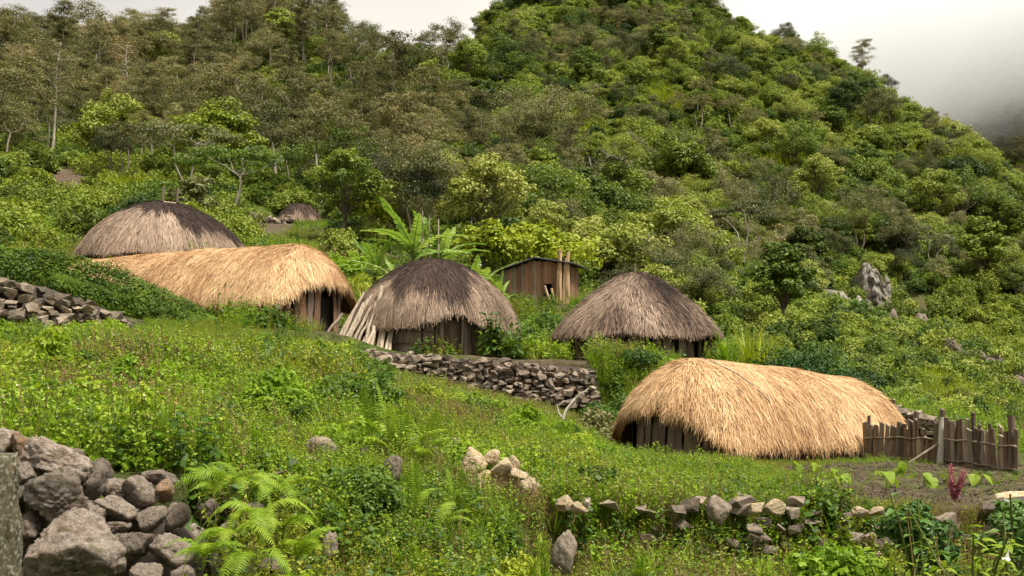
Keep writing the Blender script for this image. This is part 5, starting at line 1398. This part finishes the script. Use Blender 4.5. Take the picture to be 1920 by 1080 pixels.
plant_bush('bush', 672, 10.3, 0.7, 0.42, 0.022, 'weed_dark', 'small-leaved bush among the rocks of the weedy bank', 134, 16, 220)
plant_bush('bush', 1720, 11.6, 0.68, 0.62, 0.042, 'bigleaf', 'dark glossy-leaved bush at the corner of the retaining wall', 135, 14, 110, asp=0.42, z=-1.74)
plant_bush('bush', 1565, 10.3, 0.78, 0.46, 0.032, 'weed', 'pale round-leaved bush low in front of the retaining wall', 136, 16, 140, asp=0.6, z=-1.80)
plant_bush('bush', 1905, 12.0, 0.7, 0.66, 0.045, 'bigleaf', 'deep green bush behind the white trumpet flower', 137, 12, 100, asp=.42, z=-1.80)
plant_bush('bush', 165, 52., 3.4, 1.9, 0.10, 'shrub', 'light green bush beside the domed hut below the forest', 138, 16, 150)
plant_bush('bush', 60, 50., 3.8, 2.0, 0.10, 'shrub', 'wide pale shrub above the hedge at the edge of the wood', 139, 18, 150)
plant_bush('bush', 470, 49., 1.8, 0.8, 0.06, 'shrub', 'round shrub between the domed hut and the tiny hut', 140, 14, 140)
plant_bush('bush', 700, 47., 2.6, 1.1, 0.07, 'bright', 'bright low bush behind the front end of the upper longhouse', 141, 16, 150)
plant_bush('bush', 640, 50., 2.4, 1.0, 0.07, 'weed', 'light green creeper bank behind the upper longhouse ridge', 142, 16, 150)

plant_bush('bush', 1140, 30.2, 0.9, 0.5, 0.04, 'shrub', 'small bush on the corner of the long stone wall below the grey hut', 143, 14, 150)
plant_bush('bush', 1190, 31.6, 1.3, 0.45, 0.04, 'weed_dark', 'low creeper mound on the bank between the grey hut and the lower longhouse', 144, 14, 150)
plant_bush('bush', 1245, 32.4, 1.2, 0.4, 0.04, 'weed', 'flat light green mound just behind the front ridge of the lower longhouse', 145, 12, 140)
plant_bush('bush', 1115, 29.6, 0.9, 0.55, 0.035, 'weed_dark', 'leafy tuft growing over the lower corner of the long stone wall', 146, 12, 140)
# young herbs by the upper hut etc: upright leafy plant with big leaves
BIG = [leaf_mesh('leaf', M['bigleaf'], 1, 0.42, 0.55, 0.12, seed=150 + i, tint=.35 + .2 * i) for i in range(3)]
PALE = [leaf_mesh('leaf', M['banana'], 1, 0.30, 0.45, 0.15, seed=155 + i, tint=.45 + .2 * i) for i in range(3)]
BRI = [leaf_mesh('leaf', M['taro'], 1, 0.36, 0.5, 0.12, seed=158 + i, tint=.35 + .2 * i) for i in range(3)]
def leafy_plant(name, p, stems, H, L, meshes, label, seed, per=9, cat='plant', spread=0.25, stem='stem', low=0.15, pitch=0.35, group=None):
    r = np.random.default_rng(seed); e = empty(name, p); tag(e, label, cat, group)
    for s in range(stems):
        a = r.uniform(0, 6.28); tip = Vector((math.cos(a) * spread * r.random(), math.sin(a) * spread * r.random(), H * r.uniform(.7, 1.05)))
        g = G(); pts = bent((0, 0, -.05), tip, 5, r, 0.015); tube(g, pts, np.linspace(.016, .007, 5) * max(H, .5), 5); link('stem', g.mesh('stem', M[stem], True), e)
        for k in range(per):
            f = low + (1 - low) * (k + r.random()) / per; q = Vector(pts[0]).lerp(tip, f); az = k * 2.4 + r.normal(0, .3) + s
            l = L * r.uniform(0.7, 1.15) * (1.1 - 0.45 * f)
            link('leaf', meshes[r.integers(len(meshes))], e, q, (r.normal(0, .2), -pitch * (0.2 + f) + r.normal(0, .2), az), l)
    return e
leafy_plant('leafy_shrub', pxd(925, 31.7), 7, 1.20, 0.44, BIG, 'tall dark plant with drooping broad leaves beside the door of the dark-crowned hut', 160, 13, spread=.35)
leafy_plant('leafy_shrub', pxd(952, 31.8), 3, 0.65, 0.34, BIG, 'lower broad-leaved plant touching the tall dark plant by the hut door', 161, 9, spread=.35)
for i, (px, d, h, lab) in enumerate([(985, 32.0, .40, 'bright leafy clump on the wall top just past the hut door'), (1015, 32.2, .45, 'bright upright leaf clump midway between the two round huts'), (1050, 32.6, .45, 'bright leaf clump under the eave of the grey hut'),
        (1110, 33.0, .55, 'tall pale-leaved clump before the shaded wall of the grey hut'), (1225, 33.2, .45, 'yellow-green leaf clump in front of the grey hut near the lower longhouse')]):
    leafy_plant('leaf_clump', pxd(px, d), 6, h, 0.34, BRI if i != 3 else PALE, lab, 165 + i, 6, spread=.42, pitch=0.9)

# spiky grass clump beside the grey hut
def spiky(px, d, L, n, w, label, seed, mat='bright', name='grass_clump', dz=0.0, sp=.75, group=None, cat='grass clump', br=.22, droop=.35):
    p = pxd(px, d); p.z += dz; g = G(); blades(g, np.random.default_rng(seed), n, br, L, w, sp, droop, K=5)
    tag(link(name, g.mesh(name, M[mat]), None, p), label, cat, group)
spiky(1412, 35.4, 2.1, 150, 0.07, 'largest spiky pale grass clump beside the grey round hut', 170, dz=.35)
spiky(1362, 34.9, 1.4, 90, 0.045, 'shorter grass clump tucked against the wall of the grey round hut', 171, 'weed', dz=.2)
spiky(1445, 35.2, 1.6, 90, 0.06, 'spiky grass clump rising out of the low mid-green bush', 172, dz=.3)
spiky(690, 42., 1.1, 60, 0.045, 'narrow-leaved green clump below the banana plants', 173, dz=.3)

# banana plants behind the dark-crowned hut
BAN = [leaf_mesh('leaf', M['banana'], 1, 0.215, dr, -0.1, 12, 'strap', 0.6, 180 + i, .35 + .12 * i) for i, dr in enumerate((0.25, 0.55, 0.85, 0.5))]
def banana(px, d, H, n, L, label, seed, dz=0, up=0.9):
    r = np.random.default_rng(seed); p = pxd(px, d); p.z += dz; e = empty('banana_plant', p); tag(e, label, 'banana plant', 'banana plants behind the round hut')
    g = G(); tube(g, bent((0, 0, -.2), (r.normal(0, .1), 0, H), 6, r, .02), np.linspace(.11, .05, 6), 9); link('stalk', g.mesh('stalk', M['stem'], True), e)
    for k in range(n):
        az = k * 2.4 + r.normal(0, .25); f = k / max(1, n - 1)
        link('leaf', BAN[0 if f > .85 else r.integers(1, 4)], e, (0, 0, H * (0.85 + .15 * f)), (r.normal(0, .2), -up * (0.55 + 0.75 * f), az), L * r.uniform(.6, .98))
banana(775, 40.0, 2.6, 14, 2.0, 'tallest banana plant standing behind the top of the dark-crowned hut', 190, .3)
banana(828, 40.6, 2.2, 13, 1.9, 'banana plant with bare dead stalks beside the tallest one', 191, .4)
banana(705, 40.0, 1.7, 11, 1.7, 'yellowish banana plant nearest the upper longhouse', 192, .2)
banana(885, 38.6, 1.5, 12, 1.8, 'banana plant with leaves arching over the edge of the dark roof', 193, .2)
banana(940, 39.6, 1.2, 6, 1.0, 'small upright banana plant next to the plank shed', 194, .4, 1.3)
banana(748, 39.0, 1.5, 10, 1.6, 'low banana sucker peeping over the dark roof', 195, .2)
for px, y0, y1, lab in ((790, 455, 395, 'thin pale dead stalk rising among the banana leaves'), (803, 480, 405, 'thick grey dead stalk between the banana plants'), (820, 470, 410, 'slender dead stalk beside the thick grey one')):
    a = pxd(px, 40.3); b = P(px + 2, y1, 40.3); g = G(); tube(g, [(0, 0, -.1), tuple((b - a) * 0.5 + Vector((.02, 0, 0))), tuple(b - a)], [.05, .045, .025], 6)
    tag(link('dead_stalk', g.mesh('dead_stalk', M['pale_bark'], True), None, a), lab, 'dead stalk')

# taro in the garden bed
HEART = [leaf_mesh('leaf', M['taro'], 1, 0.78, 0.35, 0.22, 8, 'heart', 0, 200 + i, .35 + .2 * i) for i in range(3)]
TARO = [(1487, 886, .30, 'taro against the thatch fringe nearest the longhouse front'), (1524, 886, .30, 'taro against the thatch fringe next along'), (1531, 912, .24, 'young taro alone on bare soil before the thatch fringe'),
        (1560, 898, .26, 'taro with small leaf half hidden by its taller neighbour'), (1580, 912, .30, 'taro with one upright bright leaf in the middle of the soil'), (1645, 896, .24, 'pale taro between the middle one and the fence'),
        (1664, 915, .36, 'taro with long drooping yellow leaf'), (1692, 893, .36, 'many-leaved taro under the slanting prop'), (1734, 915, .36, 'taro with broad hanging leaf before the pale stake'), (1592, 932, .2, 'tiny taro sprout near the edge of the garden soil'), (1835, 908, .34, 'taro with grey-green leaves before the fence')]
for i, (px, py, s, lab) in enumerate(TARO):
    s *= 0.68
    d = on_ground(px, py, 14.2, 27); r = np.random.default_rng(210 + i); e = empty('taro_plant', pxd(px, d)); tag(e, lab, 'taro plant', 'taro plants in the garden bed')
    for k in range(4 if i == 7 else (3 if i in (10, 0) else 2)):
        az = r.uniform(0, 6.28); h = s * r.uniform(.7, 1.1) * (1 if k == 0 else .75); t = Vector((math.cos(az) * s * .35 * (k > 0), math.sin(az) * s * .3 * (k > 0), h))
        g = G(); tube(g, bent((0, 0, -.03), t, 4, r, .008), [.012, .010, .008, .006], 5); link('stem', g.mesh('stem', M['taro'], True), e)
        link('leaf', HEART[r.integers(3)], e, t, (r.normal(0, .25), r.uniform(.5, 1.2), -1.57 + r.normal(0, .8)), s * r.uniform(.85, 1.15))

# garden oddities
def amaranth(px, py, H, label, seed):
    d = on_ground(px, py, 13.9, 27); r = np.random.default_rng(seed); e = empty('amaranth_plant', pxd(px, d)); tag(e, label, 'plant')
    for k in range(7):
        h = H * r.uniform(.6, 1.05); tip = (r.normal(0, .10), r.normal(0, .08), h); g = G(); tube(g, bent((0, 0, 0), tip, 5, r, .01), .007, 4); link('stem', g.mesh('stem', M['pink'], True), e)
        g = G(); n = 170; f = r.uniform(.30, 1.05, n); c = np.array(tip) * f[:, None] + r.normal(0, .020, (n, 3)); leaves(g, c, rdir(r, n), .016, .5, r, np.clip(r.normal(.5, .25, n), 0, 1)); link('flower_spike', g.mesh('flower_spike', M['pink']), e)
amaranth(1790, 945, 0.46, 'pinkish-red amaranth standing in the garden bed before the fence', 230)
spiky(1875, 13.6, 0.55, 60, 0.012, 'dry straw-coloured tuft standing at the garden edge below the fence end', 231, 'dry', 'dry_tuft', sp=.10, br=.03, droop=.05, cat='dry tuft')
spiky(1775, 13.9, 0.30, 40, 0.012, 'small brown tuft beside the pinkish amaranth', 232, 'dry', 'dry_tuft', sp=.4, br=.05, cat='dry tuft')
def trumpet():
    p = pxd(1830, 9.6); e = leafy_plant('trumpet_shrub', p, 9, 1.0, 0.20, BRI, 'yellow-green shrub with a hanging white trumpet flower in the near corner', 240, 11, 'shrub', .60, pitch=.2, low=.4)
    c = P(1893, 1040, 9.3) - p; g = G(); s = np.linspace(0, 1, 9); a = np.linspace(0, 2 * np.pi, 14, endpoint=False)
    rad = np.interp(s, [0, .5, .8, .95, 1], [.003, .006, .012, .024, .034]); L = .13
    V = np.array([[(r_ * math.cos(t), r_ * math.sin(t), -q * L + (.008 * math.sin(5 * t) if q == 1 else 0)) for t in a] for q, r_ in zip(s, rad)]).reshape(-1, 3)
    g.add(V, grid_faces(14, 9, True)); link('flower', g.mesh('flower', M['white_petal'], True), e, c + Vector((0, 0, .09)), (0.1, .15, 0))
    g = G(); tube(g, [tuple(Vector((.1, .15, .75))), tuple(c + Vector((0, .02, .13))), tuple(c + Vector((0, 0, .09)))], .004, 4); link('flower_stalk', g.mesh('flower_stalk', M['stem']), e)
trumpet()
leafy_plant('leafy_shrub', pxd(1900, 10.8), 6, 1.15, .22, BIG, 'dark broad-leaved shrub above the trumpet flower in the corner', 241, 10, 'shrub', .4)
leafy_plant('leafy_shrub', pxd(1690, 9.4), 6, .75, .16, BRI, 'yellow-green leafy herb between the pale bush and the trumpet shrub', 242, 9, 'shrub', .4)
leafy_plant('leafy_shrub', pxd(1735, 11.2), 5, 1.1, .26, BIG, 'glossy broad leaves pushing out of the dark bush at the wall corner', 243, 9, 'shrub', .35)
for i, (px, d, h, lab) in enumerate([(1112, 12.5, .52, 'tall feathery green herb standing on the retaining wall'), (1022, 10.4, .62, 'feathery herb rising in front of the pale corner stone'), (1005, 10.0, .5, 'second feathery herb beside the one before the pale corner stone'),
                                     (1200, 11.0, .55, 'feathery herb against the middle of the overgrown wall'), (1425, 11.0, .5, 'feathery herb below the pinkish wall-top stone'), (1490, 11.4, .5, 'feathery herb just past the pale wall-top stones')]):
    r = np.random.default_rng(250 + i); p = pxd(px, d)
    e = empty('tall_herb', p); tag(e, lab, 'herb')
    for k in range(3):
        hh = h * r.uniform(.75, 1.05); tip = np.array([r.normal(0, .05), r.normal(0, .05), hh]); g = G(); tube(g, bent((0, 0, -.05), tip, 4, r, .01), .005, 4); link('stem', g.mesh('stem', M['stem']), e)
        g = G(); n = 110; f = r.uniform(.15, 1.0, n); a = r.uniform(0, 6.28, n); dr = np.stack([np.cos(a), np.sin(a), .7 + 0 * a], -1)
        leaves(g, tip * f[:, None] + dr * .035, np.stack([np.cos(a), np.sin(a), -0.8 + 0 * a], -1) * -1 + r.normal(0, .3, (n, 3)), .045 * r.uniform(.6, 1.2, n), .13, r, np.clip(r.normal(.5, .2, n), 0, 1), 0, dr); link('leaf_whorl', g.mesh('leaf_whorl', M['weed']), e)

# ferns
FROND = [frond_mesh('frond', 260, arch=.62), frond_mesh('frond', 261, arch=.95, rise=.75), frond_mesh('frond', 262, arch=.30, rise=1.0), frond_mesh('frond', 263, arch=1.25, rise=.8)]
def fern(px, d, n, L, label, seed, lift=0.0, kinds=(0, 1, 3), dz=0.0, face=None, fan=6.28, py=None):
    r = np.random.default_rng(seed); p = pxd(px, d) if py is None else P(px, py, d); p.z += dz; e = empty('fern', p); tag(e, label, 'fern', 'ferns around the walls and rocks')
    for k in range(n):
        az = (k / n * fan + (0 if face is None else face - fan / 2)) + r.normal(0, .25)
        link('frond', FROND[kinds[r.integers(len(kinds))]], e, (0, 0, -.02), (r.normal(0, .15), -lift + r.normal(0, .15), az), L * r.uniform(.75, 1.15))
DN = -1.57
fern(300, 8.9, 5, .34, 'single upright yellow-green fern standing behind the flat boulder', 270, 1.0, (2,), dz=.12)
fern(450, 7.9, 8, .42, 'largest arching fern drooping over the end of the boulder wall', 271, .15, (1, 3), face=DN + .2, fan=4.2, py=905)
fern(485, 7.5, 7, .38, 'arching fern hanging lowest below the end of the boulder wall', 272, 0, (3, 1), face=DN, fan=3.6, py=960)
fern(405, 7.7, 6, .33, 'fern springing up beside the last big boulder', 273, .4, (0, 1), py=925)
fern(520, 8.9, 7, .40, 'fern with a broad pale crown beside the dead stump', 274, .2, (0, 1, 3), py=925)
fern(390, 7.0, 6, .30, 'small yellowing fern in the gap between the lowest boulders', 275, .3, (0, 1), face=DN, fan=3.0, py=1040)
fern(555, 7.6, 6, .34, 'yellow-tipped fern low on the weedy bank', 276, .3, (0,), face=0, fan=3, py=1045)
fern(745, 13.0, 9, .85, 'tall fern stand above the reddish rock', 277, .75, (2, 0))
fern(715, 13.4, 6, .75, 'fern leaning back behind the reddish rock', 278, .8, (2, 0))
fern(785, 13.2, 7, .75, 'fern between the tall fern stand and the brown rounded rock', 279, .7, (2, 0))
fern(775, 10.9, 6, .46, 'fern with upright ladder-like frond below the dark leaning boulder', 280, .8, (2, 0))
fern(862, 11.3, 5, .46, 'fern growing against the rust-stained end of the ochre block', 281, .8, (2, 0))
fern(480, 11.0, 4, .34, 'little fern poking out of the field beside the dead stump', 282, .7, (2, 0))
fern(820, 10.8, 6, .42, 'spreading fern before the pale lichened stone', 283, .4, (0, 1))
fern(1440, 10.6, 5, .5, 'yellowing fern at the foot of the overgrown wall', 284, .5, (0, 2))
fern(1075, 10.8, 5, .4, 'ragged fern under the tall brown wall stone', 285, .3, (0, 1))
fern(640, 9.3, 5, .30, 'fern beside the brown tapering stone on the bank', 286, .4, (0, 1))

fern(430, 7.3, 7, .36, 'fern with curled fronds just right of the lowest boulders', 287, .1, (1, 3), face=DN, fan=4, py=1000)
fern(530, 7.8, 7, .40, 'fern arching over the weeds below the dead stump', 288, .15, (1, 3, 0), face=DN, fan=4.4, py=985)
fern(470, 7.0, 6, .32, 'bottommost fern at the foot of the bank beside the boulders', 289, .1, (1, 3), face=DN, fan=3.6, py=1045)
# dead wood
def dead_branch():
    d = on_ground(1050, 806, 14, 31); a = P(1048, 806, d); r = np.random.default_rng(290)
    e = empty('dead_branch', a); tag(e, 'bleached white dead branch standing crooked below the stone wall', 'branch')
    q = lambda px, py, dd=0: tuple(P(px, py, d + dd) - a)
    for pts, rad in (([q(1046, 808), q(1056, 785), q(1062, 768), q(1078, 748), q(1104, 728)], [.035, .033, .028, .022, .010]), ([q(1056, 785, .05), q(1048, 775, .1), q(1044, 758, .15)], [.02, .014, .006]), ([q(1062, 806, .1), q(1058, 795, .05), q(1056, 782)], [.02, .02, .018]), ([q(1078, 748), q(1090, 738, -.1), q(1092, 730, -.15)], [.012, .008, .004])):
        g = G(); tube(g, pts, rad, 6); link('limb', g.mesh('limb', M['deadwood'], True), e)
dead_branch()
def stump():
    d = on_ground(470, 905, 7, 20); p = P(465, 905, d); r = np.random.default_rng(291); g = G()
    for k in range(8):
        tube(g, bent((r.normal(0, .03), r.normal(0, .03), -.08), (r.normal(0, .16), r.normal(0, .1), r.uniform(.03, .16)), 4, r, .015), [.03, .025, .018, .006], 5)
    tag(link('dead_stump', g.mesh('dead_stump', M['bark'], True), None, p), 'tangled brown dead stump at the end of the boulder wall', 'stump')
stump()
for i, (x0, y0, x1, y1, lab) in enumerate(((1725, 1060, 1700, 960, 'brown reed stalk crossing the dark bush'), (1818, 1075, 1825, 985, 'thick green upright stem beside the trumpet flower'), (1765, 1075, 1755, 1000, 'thin bent stalk before the trumpet shrub'))):
    d = 9.9; a = P(x0, y0, d); a.z = gz(a.x, a.y); b = P(x1, y1, d); g = G(); tube(g, [(0, 0, -.05), tuple((b - a) * .5 + Vector((.01, 0, 0))), tuple(b - a)], [.011, .009, .004], 5)
    tag(link('stalk', g.mesh('stalk', M['dry'] if i != 1 else M['stem'], True), None, a), lab, 'stalk')

# ------------------------------------------------------------------ notable single trees
def one_tree(name, p, geo, bark, mat, label, rz=0, cat='tree'):
    gt, gc = geo; e = empty(name, p, rz); tag(e, label, cat)
    link('trunk', gt.mesh('trunk', [M[bark], M[bark]], True), e); link('crown', gc.mesh('crown', M[mat]), e)
one_tree('umbrella_tree', pxd(345, 76), tree_spread(900, 5.2, 6.4, 30, 120, .72, .22, .11), 'pale_bark', 'olive', 'flat umbrella-crowned tree with silvery top above the domed hut')
one_tree('umbrella_tree', pxd(430, 72), tree_spread(901, 4.4, 6.0, 30, 120, .62, .25, .11), 'pale_bark', 'shrub', 'green umbrella-crowned tree with leaning white trunk beside the silvery one')
one_tree('small_tree', pxd(372, 62), tree_broad(902, 3.2, 2.6, .09, 16, 110), 'pale_bark', 'olive', 'feathery grey-green small tree just behind the two-poled hut')
one_tree('small_tree', pxd(690, 66), tree_broad(903, 3.6, 3.2, .13, 16, 80), 'pale_bark', 'bright', 'bright yellow-green sapling with crooked white trunk past the tiny hut')
one_tree('small_tree', pxd(905, 55), tree_broad(904, 3.3, 2.8, .12, 18, 110, .25), 'bark', 'bright', 'yellow-green rounded tree behind the banana plants')
one_tree('small_tree', pxd(1015, 57), tree_broad(905, 3.6, 4.2, .12, 24, 120, .25), 'bark', 'bright', 'broad yellow-green tree rising behind the plank shed')
one_tree('small_tree', pxd(960, 60), tree_broad(906, 3.2, 3.4, .12, 18, 110, .25), 'bark', 'broad', 'darker green tree between the two yellow-green trees behind the shed')
one_tree('pale_tree', pxd(1392, 96), tree_spread(907, 7.0, 4.6, 22, 90, .66, .3, .12), 'pale_bark', 'olive', 'slender tree with tall white forked trunk beyond the spiky grass')
one_tree('pale_tree', pxd(1745, 128), tree_spread(908, 6.0, 5.2, 22, 24, .35, .3, .12), 'pale_bark', 'olive', 'nearly bare pale-limbed tree high on the slope above the cliff')
one_tree('pale_tree', pxd(1135, 92), tree_spread(909, 6.5, 4.4, 20, 70, .62, .3, .12), 'pale_bark', 'olive', 'thin white-stemmed tree above the plank shed roof')
one_tree('dead_tree', pxd(1470, 108), tree_spread(910, 6.5, 5.6, 28, 30, .40, .3, .10), 'pale_bark', 'dry', 'pinkish-brown dying tree above the pale cliff')
one_tree('brown_tree', pxd(235, 126), tree_casu(911, 10.5, 7, 40, 70, .3), 'pale_bark', 'dry', 'rust-tinged tall tree in the wood above the domed hut')
one_tree('brown_tree', pxd(95, 98), tree_casu(912, 10.5, 4.6, 26, 60, .55), 'pale_bark', 'casu', 'leaning white-trunked tall tree over the bare soil patch')

# ------------------------------------------------------------------ cliffs on the far side of the gully
def cliff(px, py, w, h, label, seed, tilt=0.0, mat='cliff_brown'):
    """a broken rock face set into the slope: stepped vertical joints, edges running back into the hill"""
    d = on_ground(px, py + h * 0.45, 60, 220); k = d / F; nu, nv = 44, 44; W2, H = w * k / 2 * 1.15, h * k * 1.1
    r = np.random.default_rng(seed); off = Vector(r.uniform(-90, 90, 3)); cuts = np.sort(r.uniform(-1, 1, 7)); stp = r.uniform(-.5, .5, 8); hc = np.sort(r.uniform(0, 1, 4)); hs = r.uniform(-.35, .35, 5)
    V = []
    for v in np.linspace(0, 1, nv):
        for u in np.linspace(-1, 1, nu):
            uu = u + 0.12 * math.sin(v * 5 + seed) + 0.05 * mnoise.noise(Vector((u * 3, v * 3, seed)))
            y = stp[np.searchsorted(cuts, uu)] * W2 * .45 + hs[np.searchsorted(hc, v + .1 * u)] * W2 * .4
            q = Vector((u * W2 * 1.2, v * H * 1.2, seed)) + off
            y += 0.35 * mnoise.fractal(q * .9, .9, 2.0, 5) + 0.25 * v * H
            e = max(0, abs(u) - .62 - .12 * mnoise.noise(Vector((v * 4, seed, u)))) / .38; y += (e ** 2) * 3.2 + max(0, v - .7) ** 2 * 12
            V.append((u * W2 + tilt * v * H + .06 * mnoise.noise(q * 2), y, v * H * (0.78 + 0.5 * mnoise.noise(Vector((u * 1.9 + seed, 2.2, 0.4)))) - 0.06 * H))
    g = G(); g.add(V, grid_faces(nu, nv))
    p = P(px, py + h * .5, d); p.y -= 0.25
    tag(link('cliff', g.mesh('cliff', M[mat]), None, p), label, 'cliff')
cliff(1645, 545, 62, 100, 'tall bare pale rock face on the slope beyond the grey hut', 600, .05, 'cliff')
cliff(1578, 572, 85, 62, 'broad tan rock slab beside the tall pale rock face', 601, .5, 'cliff')
cliff(1655, 600, 62, 46, 'low pale rock ledge at the foot of the tall rock face', 602, .2)
cliff(1705, 606, 46, 40, 'brown rock outcrop stepping down from the tall rock face', 603, .5)
cliff(1770, 655, 40, 50, 'dark rock outcrop halfway down the gully side', 604, .5)
cliff(1840, 680, 60, 50, 'grey rock outcrop above the fence end', 605, .5)
cliff(1890, 712, 60, 50, 'lowest grey rock outcrop of the gully side', 606, .4)
cliff(1252, 318, 22, 26, 'small pale rock scar high on the forested mountain', 607, .2)
cliff(1530, 545, 26, 44, 'narrow brown rock face under the dying tree', 608, .3)

# ------------------------------------------------------------------ the mountain beyond the ridge and the cloud on it
def far_mountain():
    rng = np.random.default_rng(95)
    pxs = np.linspace(1450, 2700, 70); Ds = np.linspace(420, 640, 40); PX, DD = np.meshgrid(pxs, Ds); X = (PX - 960) * DD / F
    def hz(X, D):
        px = 960 + X / D * F
        rise = np.interp(px, [1450, 1640, 1760, 1920, 2200, 2700], [10, 60, 100, 150, 210, 260])
        return rise * np.clip((D - 420) / 200, 0, 1) ** 0.8 + 12 * wav(X, D, 0.03, 96, 4) * np.clip((D - 420) / 60, 0, 1) + np.interp(px, [1450, 1920], [0, 55]) - 10
    g = G(); g.add(np.stack([X, DD, hz(X, DD)], -1).reshape(-1, 3), grid_faces(70, 40))
    tag(link('mountain', g.mesh('mountain', M['ground'], True)), 'far forested mountainside fading into the cloud', None, None, 'structure')
    px, D, X = polar(rng, 5200, 1560, 2150, 430, 630); n = len(px); ty = rng.integers(0, 15, n)
    s = rng.uniform(0.9, 1.5, n)
    scatter('far_forest', 'hazy forest on the far mountainside below the cloud', [L[2] for k in ('casu', 'broad', 'olive') for L in KINDS[k][1]], np.stack([X, D, hz(X, D) - .3], -1), upright(rng, n, .05), np.stack([s, s, s], -1), ty)
far_mountain()

def cloud(name, label, c, r, dens, z0, z1, seed):
    bm = bmesh.new(); bmesh.ops.create_icosphere(bm, subdivisions=3, radius=1.0); me = bpy.data.meshes.new(name); bm.to_mesh(me); bm.free()
    m, t, o = new_mat(name + '_vapour')
    tcn = t.nodes.new('ShaderNodeTexCoord'); ln = t.nodes.new('ShaderNodeVectorMath'); ln.operation = 'LENGTH'; t.links.new(tcn.outputs['Object'], ln.inputs[0])
    fall = t.nodes.new('ShaderNodeMapRange'); fall.interpolation_type = 'SMOOTHSTEP'; t.links.new(ln.outputs['Value'], fall.inputs[0]); fall.inputs[1].default_value = 0.97; fall.inputs[2].default_value = 0.45
    gp = t.nodes.new('ShaderNodeNewGeometry'); sx = t.nodes.new('ShaderNodeSeparateXYZ'); t.links.new(gp.outputs['Position'], sx.inputs[0])
    nz = nd(t, 'ShaderNodeTexNoise', Scale=0.02, Detail=5.0); t.links.new(gp.outputs['Position'], nz.inputs['Vector'])
    zz = math_n(t, 'ADD', sx.outputs['Z'], math_n(t, 'MULTIPLY', math_n(t, 'SUBTRACT', nz.outputs['Fac'], 0.5), 110.0))
    hr = t.nodes.new('ShaderNodeMapRange'); hr.interpolation_type = 'SMOOTHSTEP'; t.links.new(zz, hr.inputs[0]); hr.inputs[1].default_value = z0; hr.inputs[2].default_value = z1
    de = math_n(t, 'MULTIPLY', math_n(t, 'MULTIPLY', fall.outputs[0], hr.outputs[0]), dens)
    pv = t.nodes.new('ShaderNodeVolumePrincipled'); pv.inputs['Color'].default_value = (0.97, 0.97, 0.97, 1); pv.inputs['Anisotropy'].default_value = 0.0
    t.links.new(de, pv.inputs['Density']); t.links.new(pv.outputs[0], o.inputs['Volume'])
    me.materials.append(m)
    tag(link(name, me, None, c, None, r), label, None, None, 'stuff')
cloud('mist', 'grey cloud bank resting on the far mountain', P(1880, 110, 500), (150, 120, 70), 0.024, 42, 100, 1)
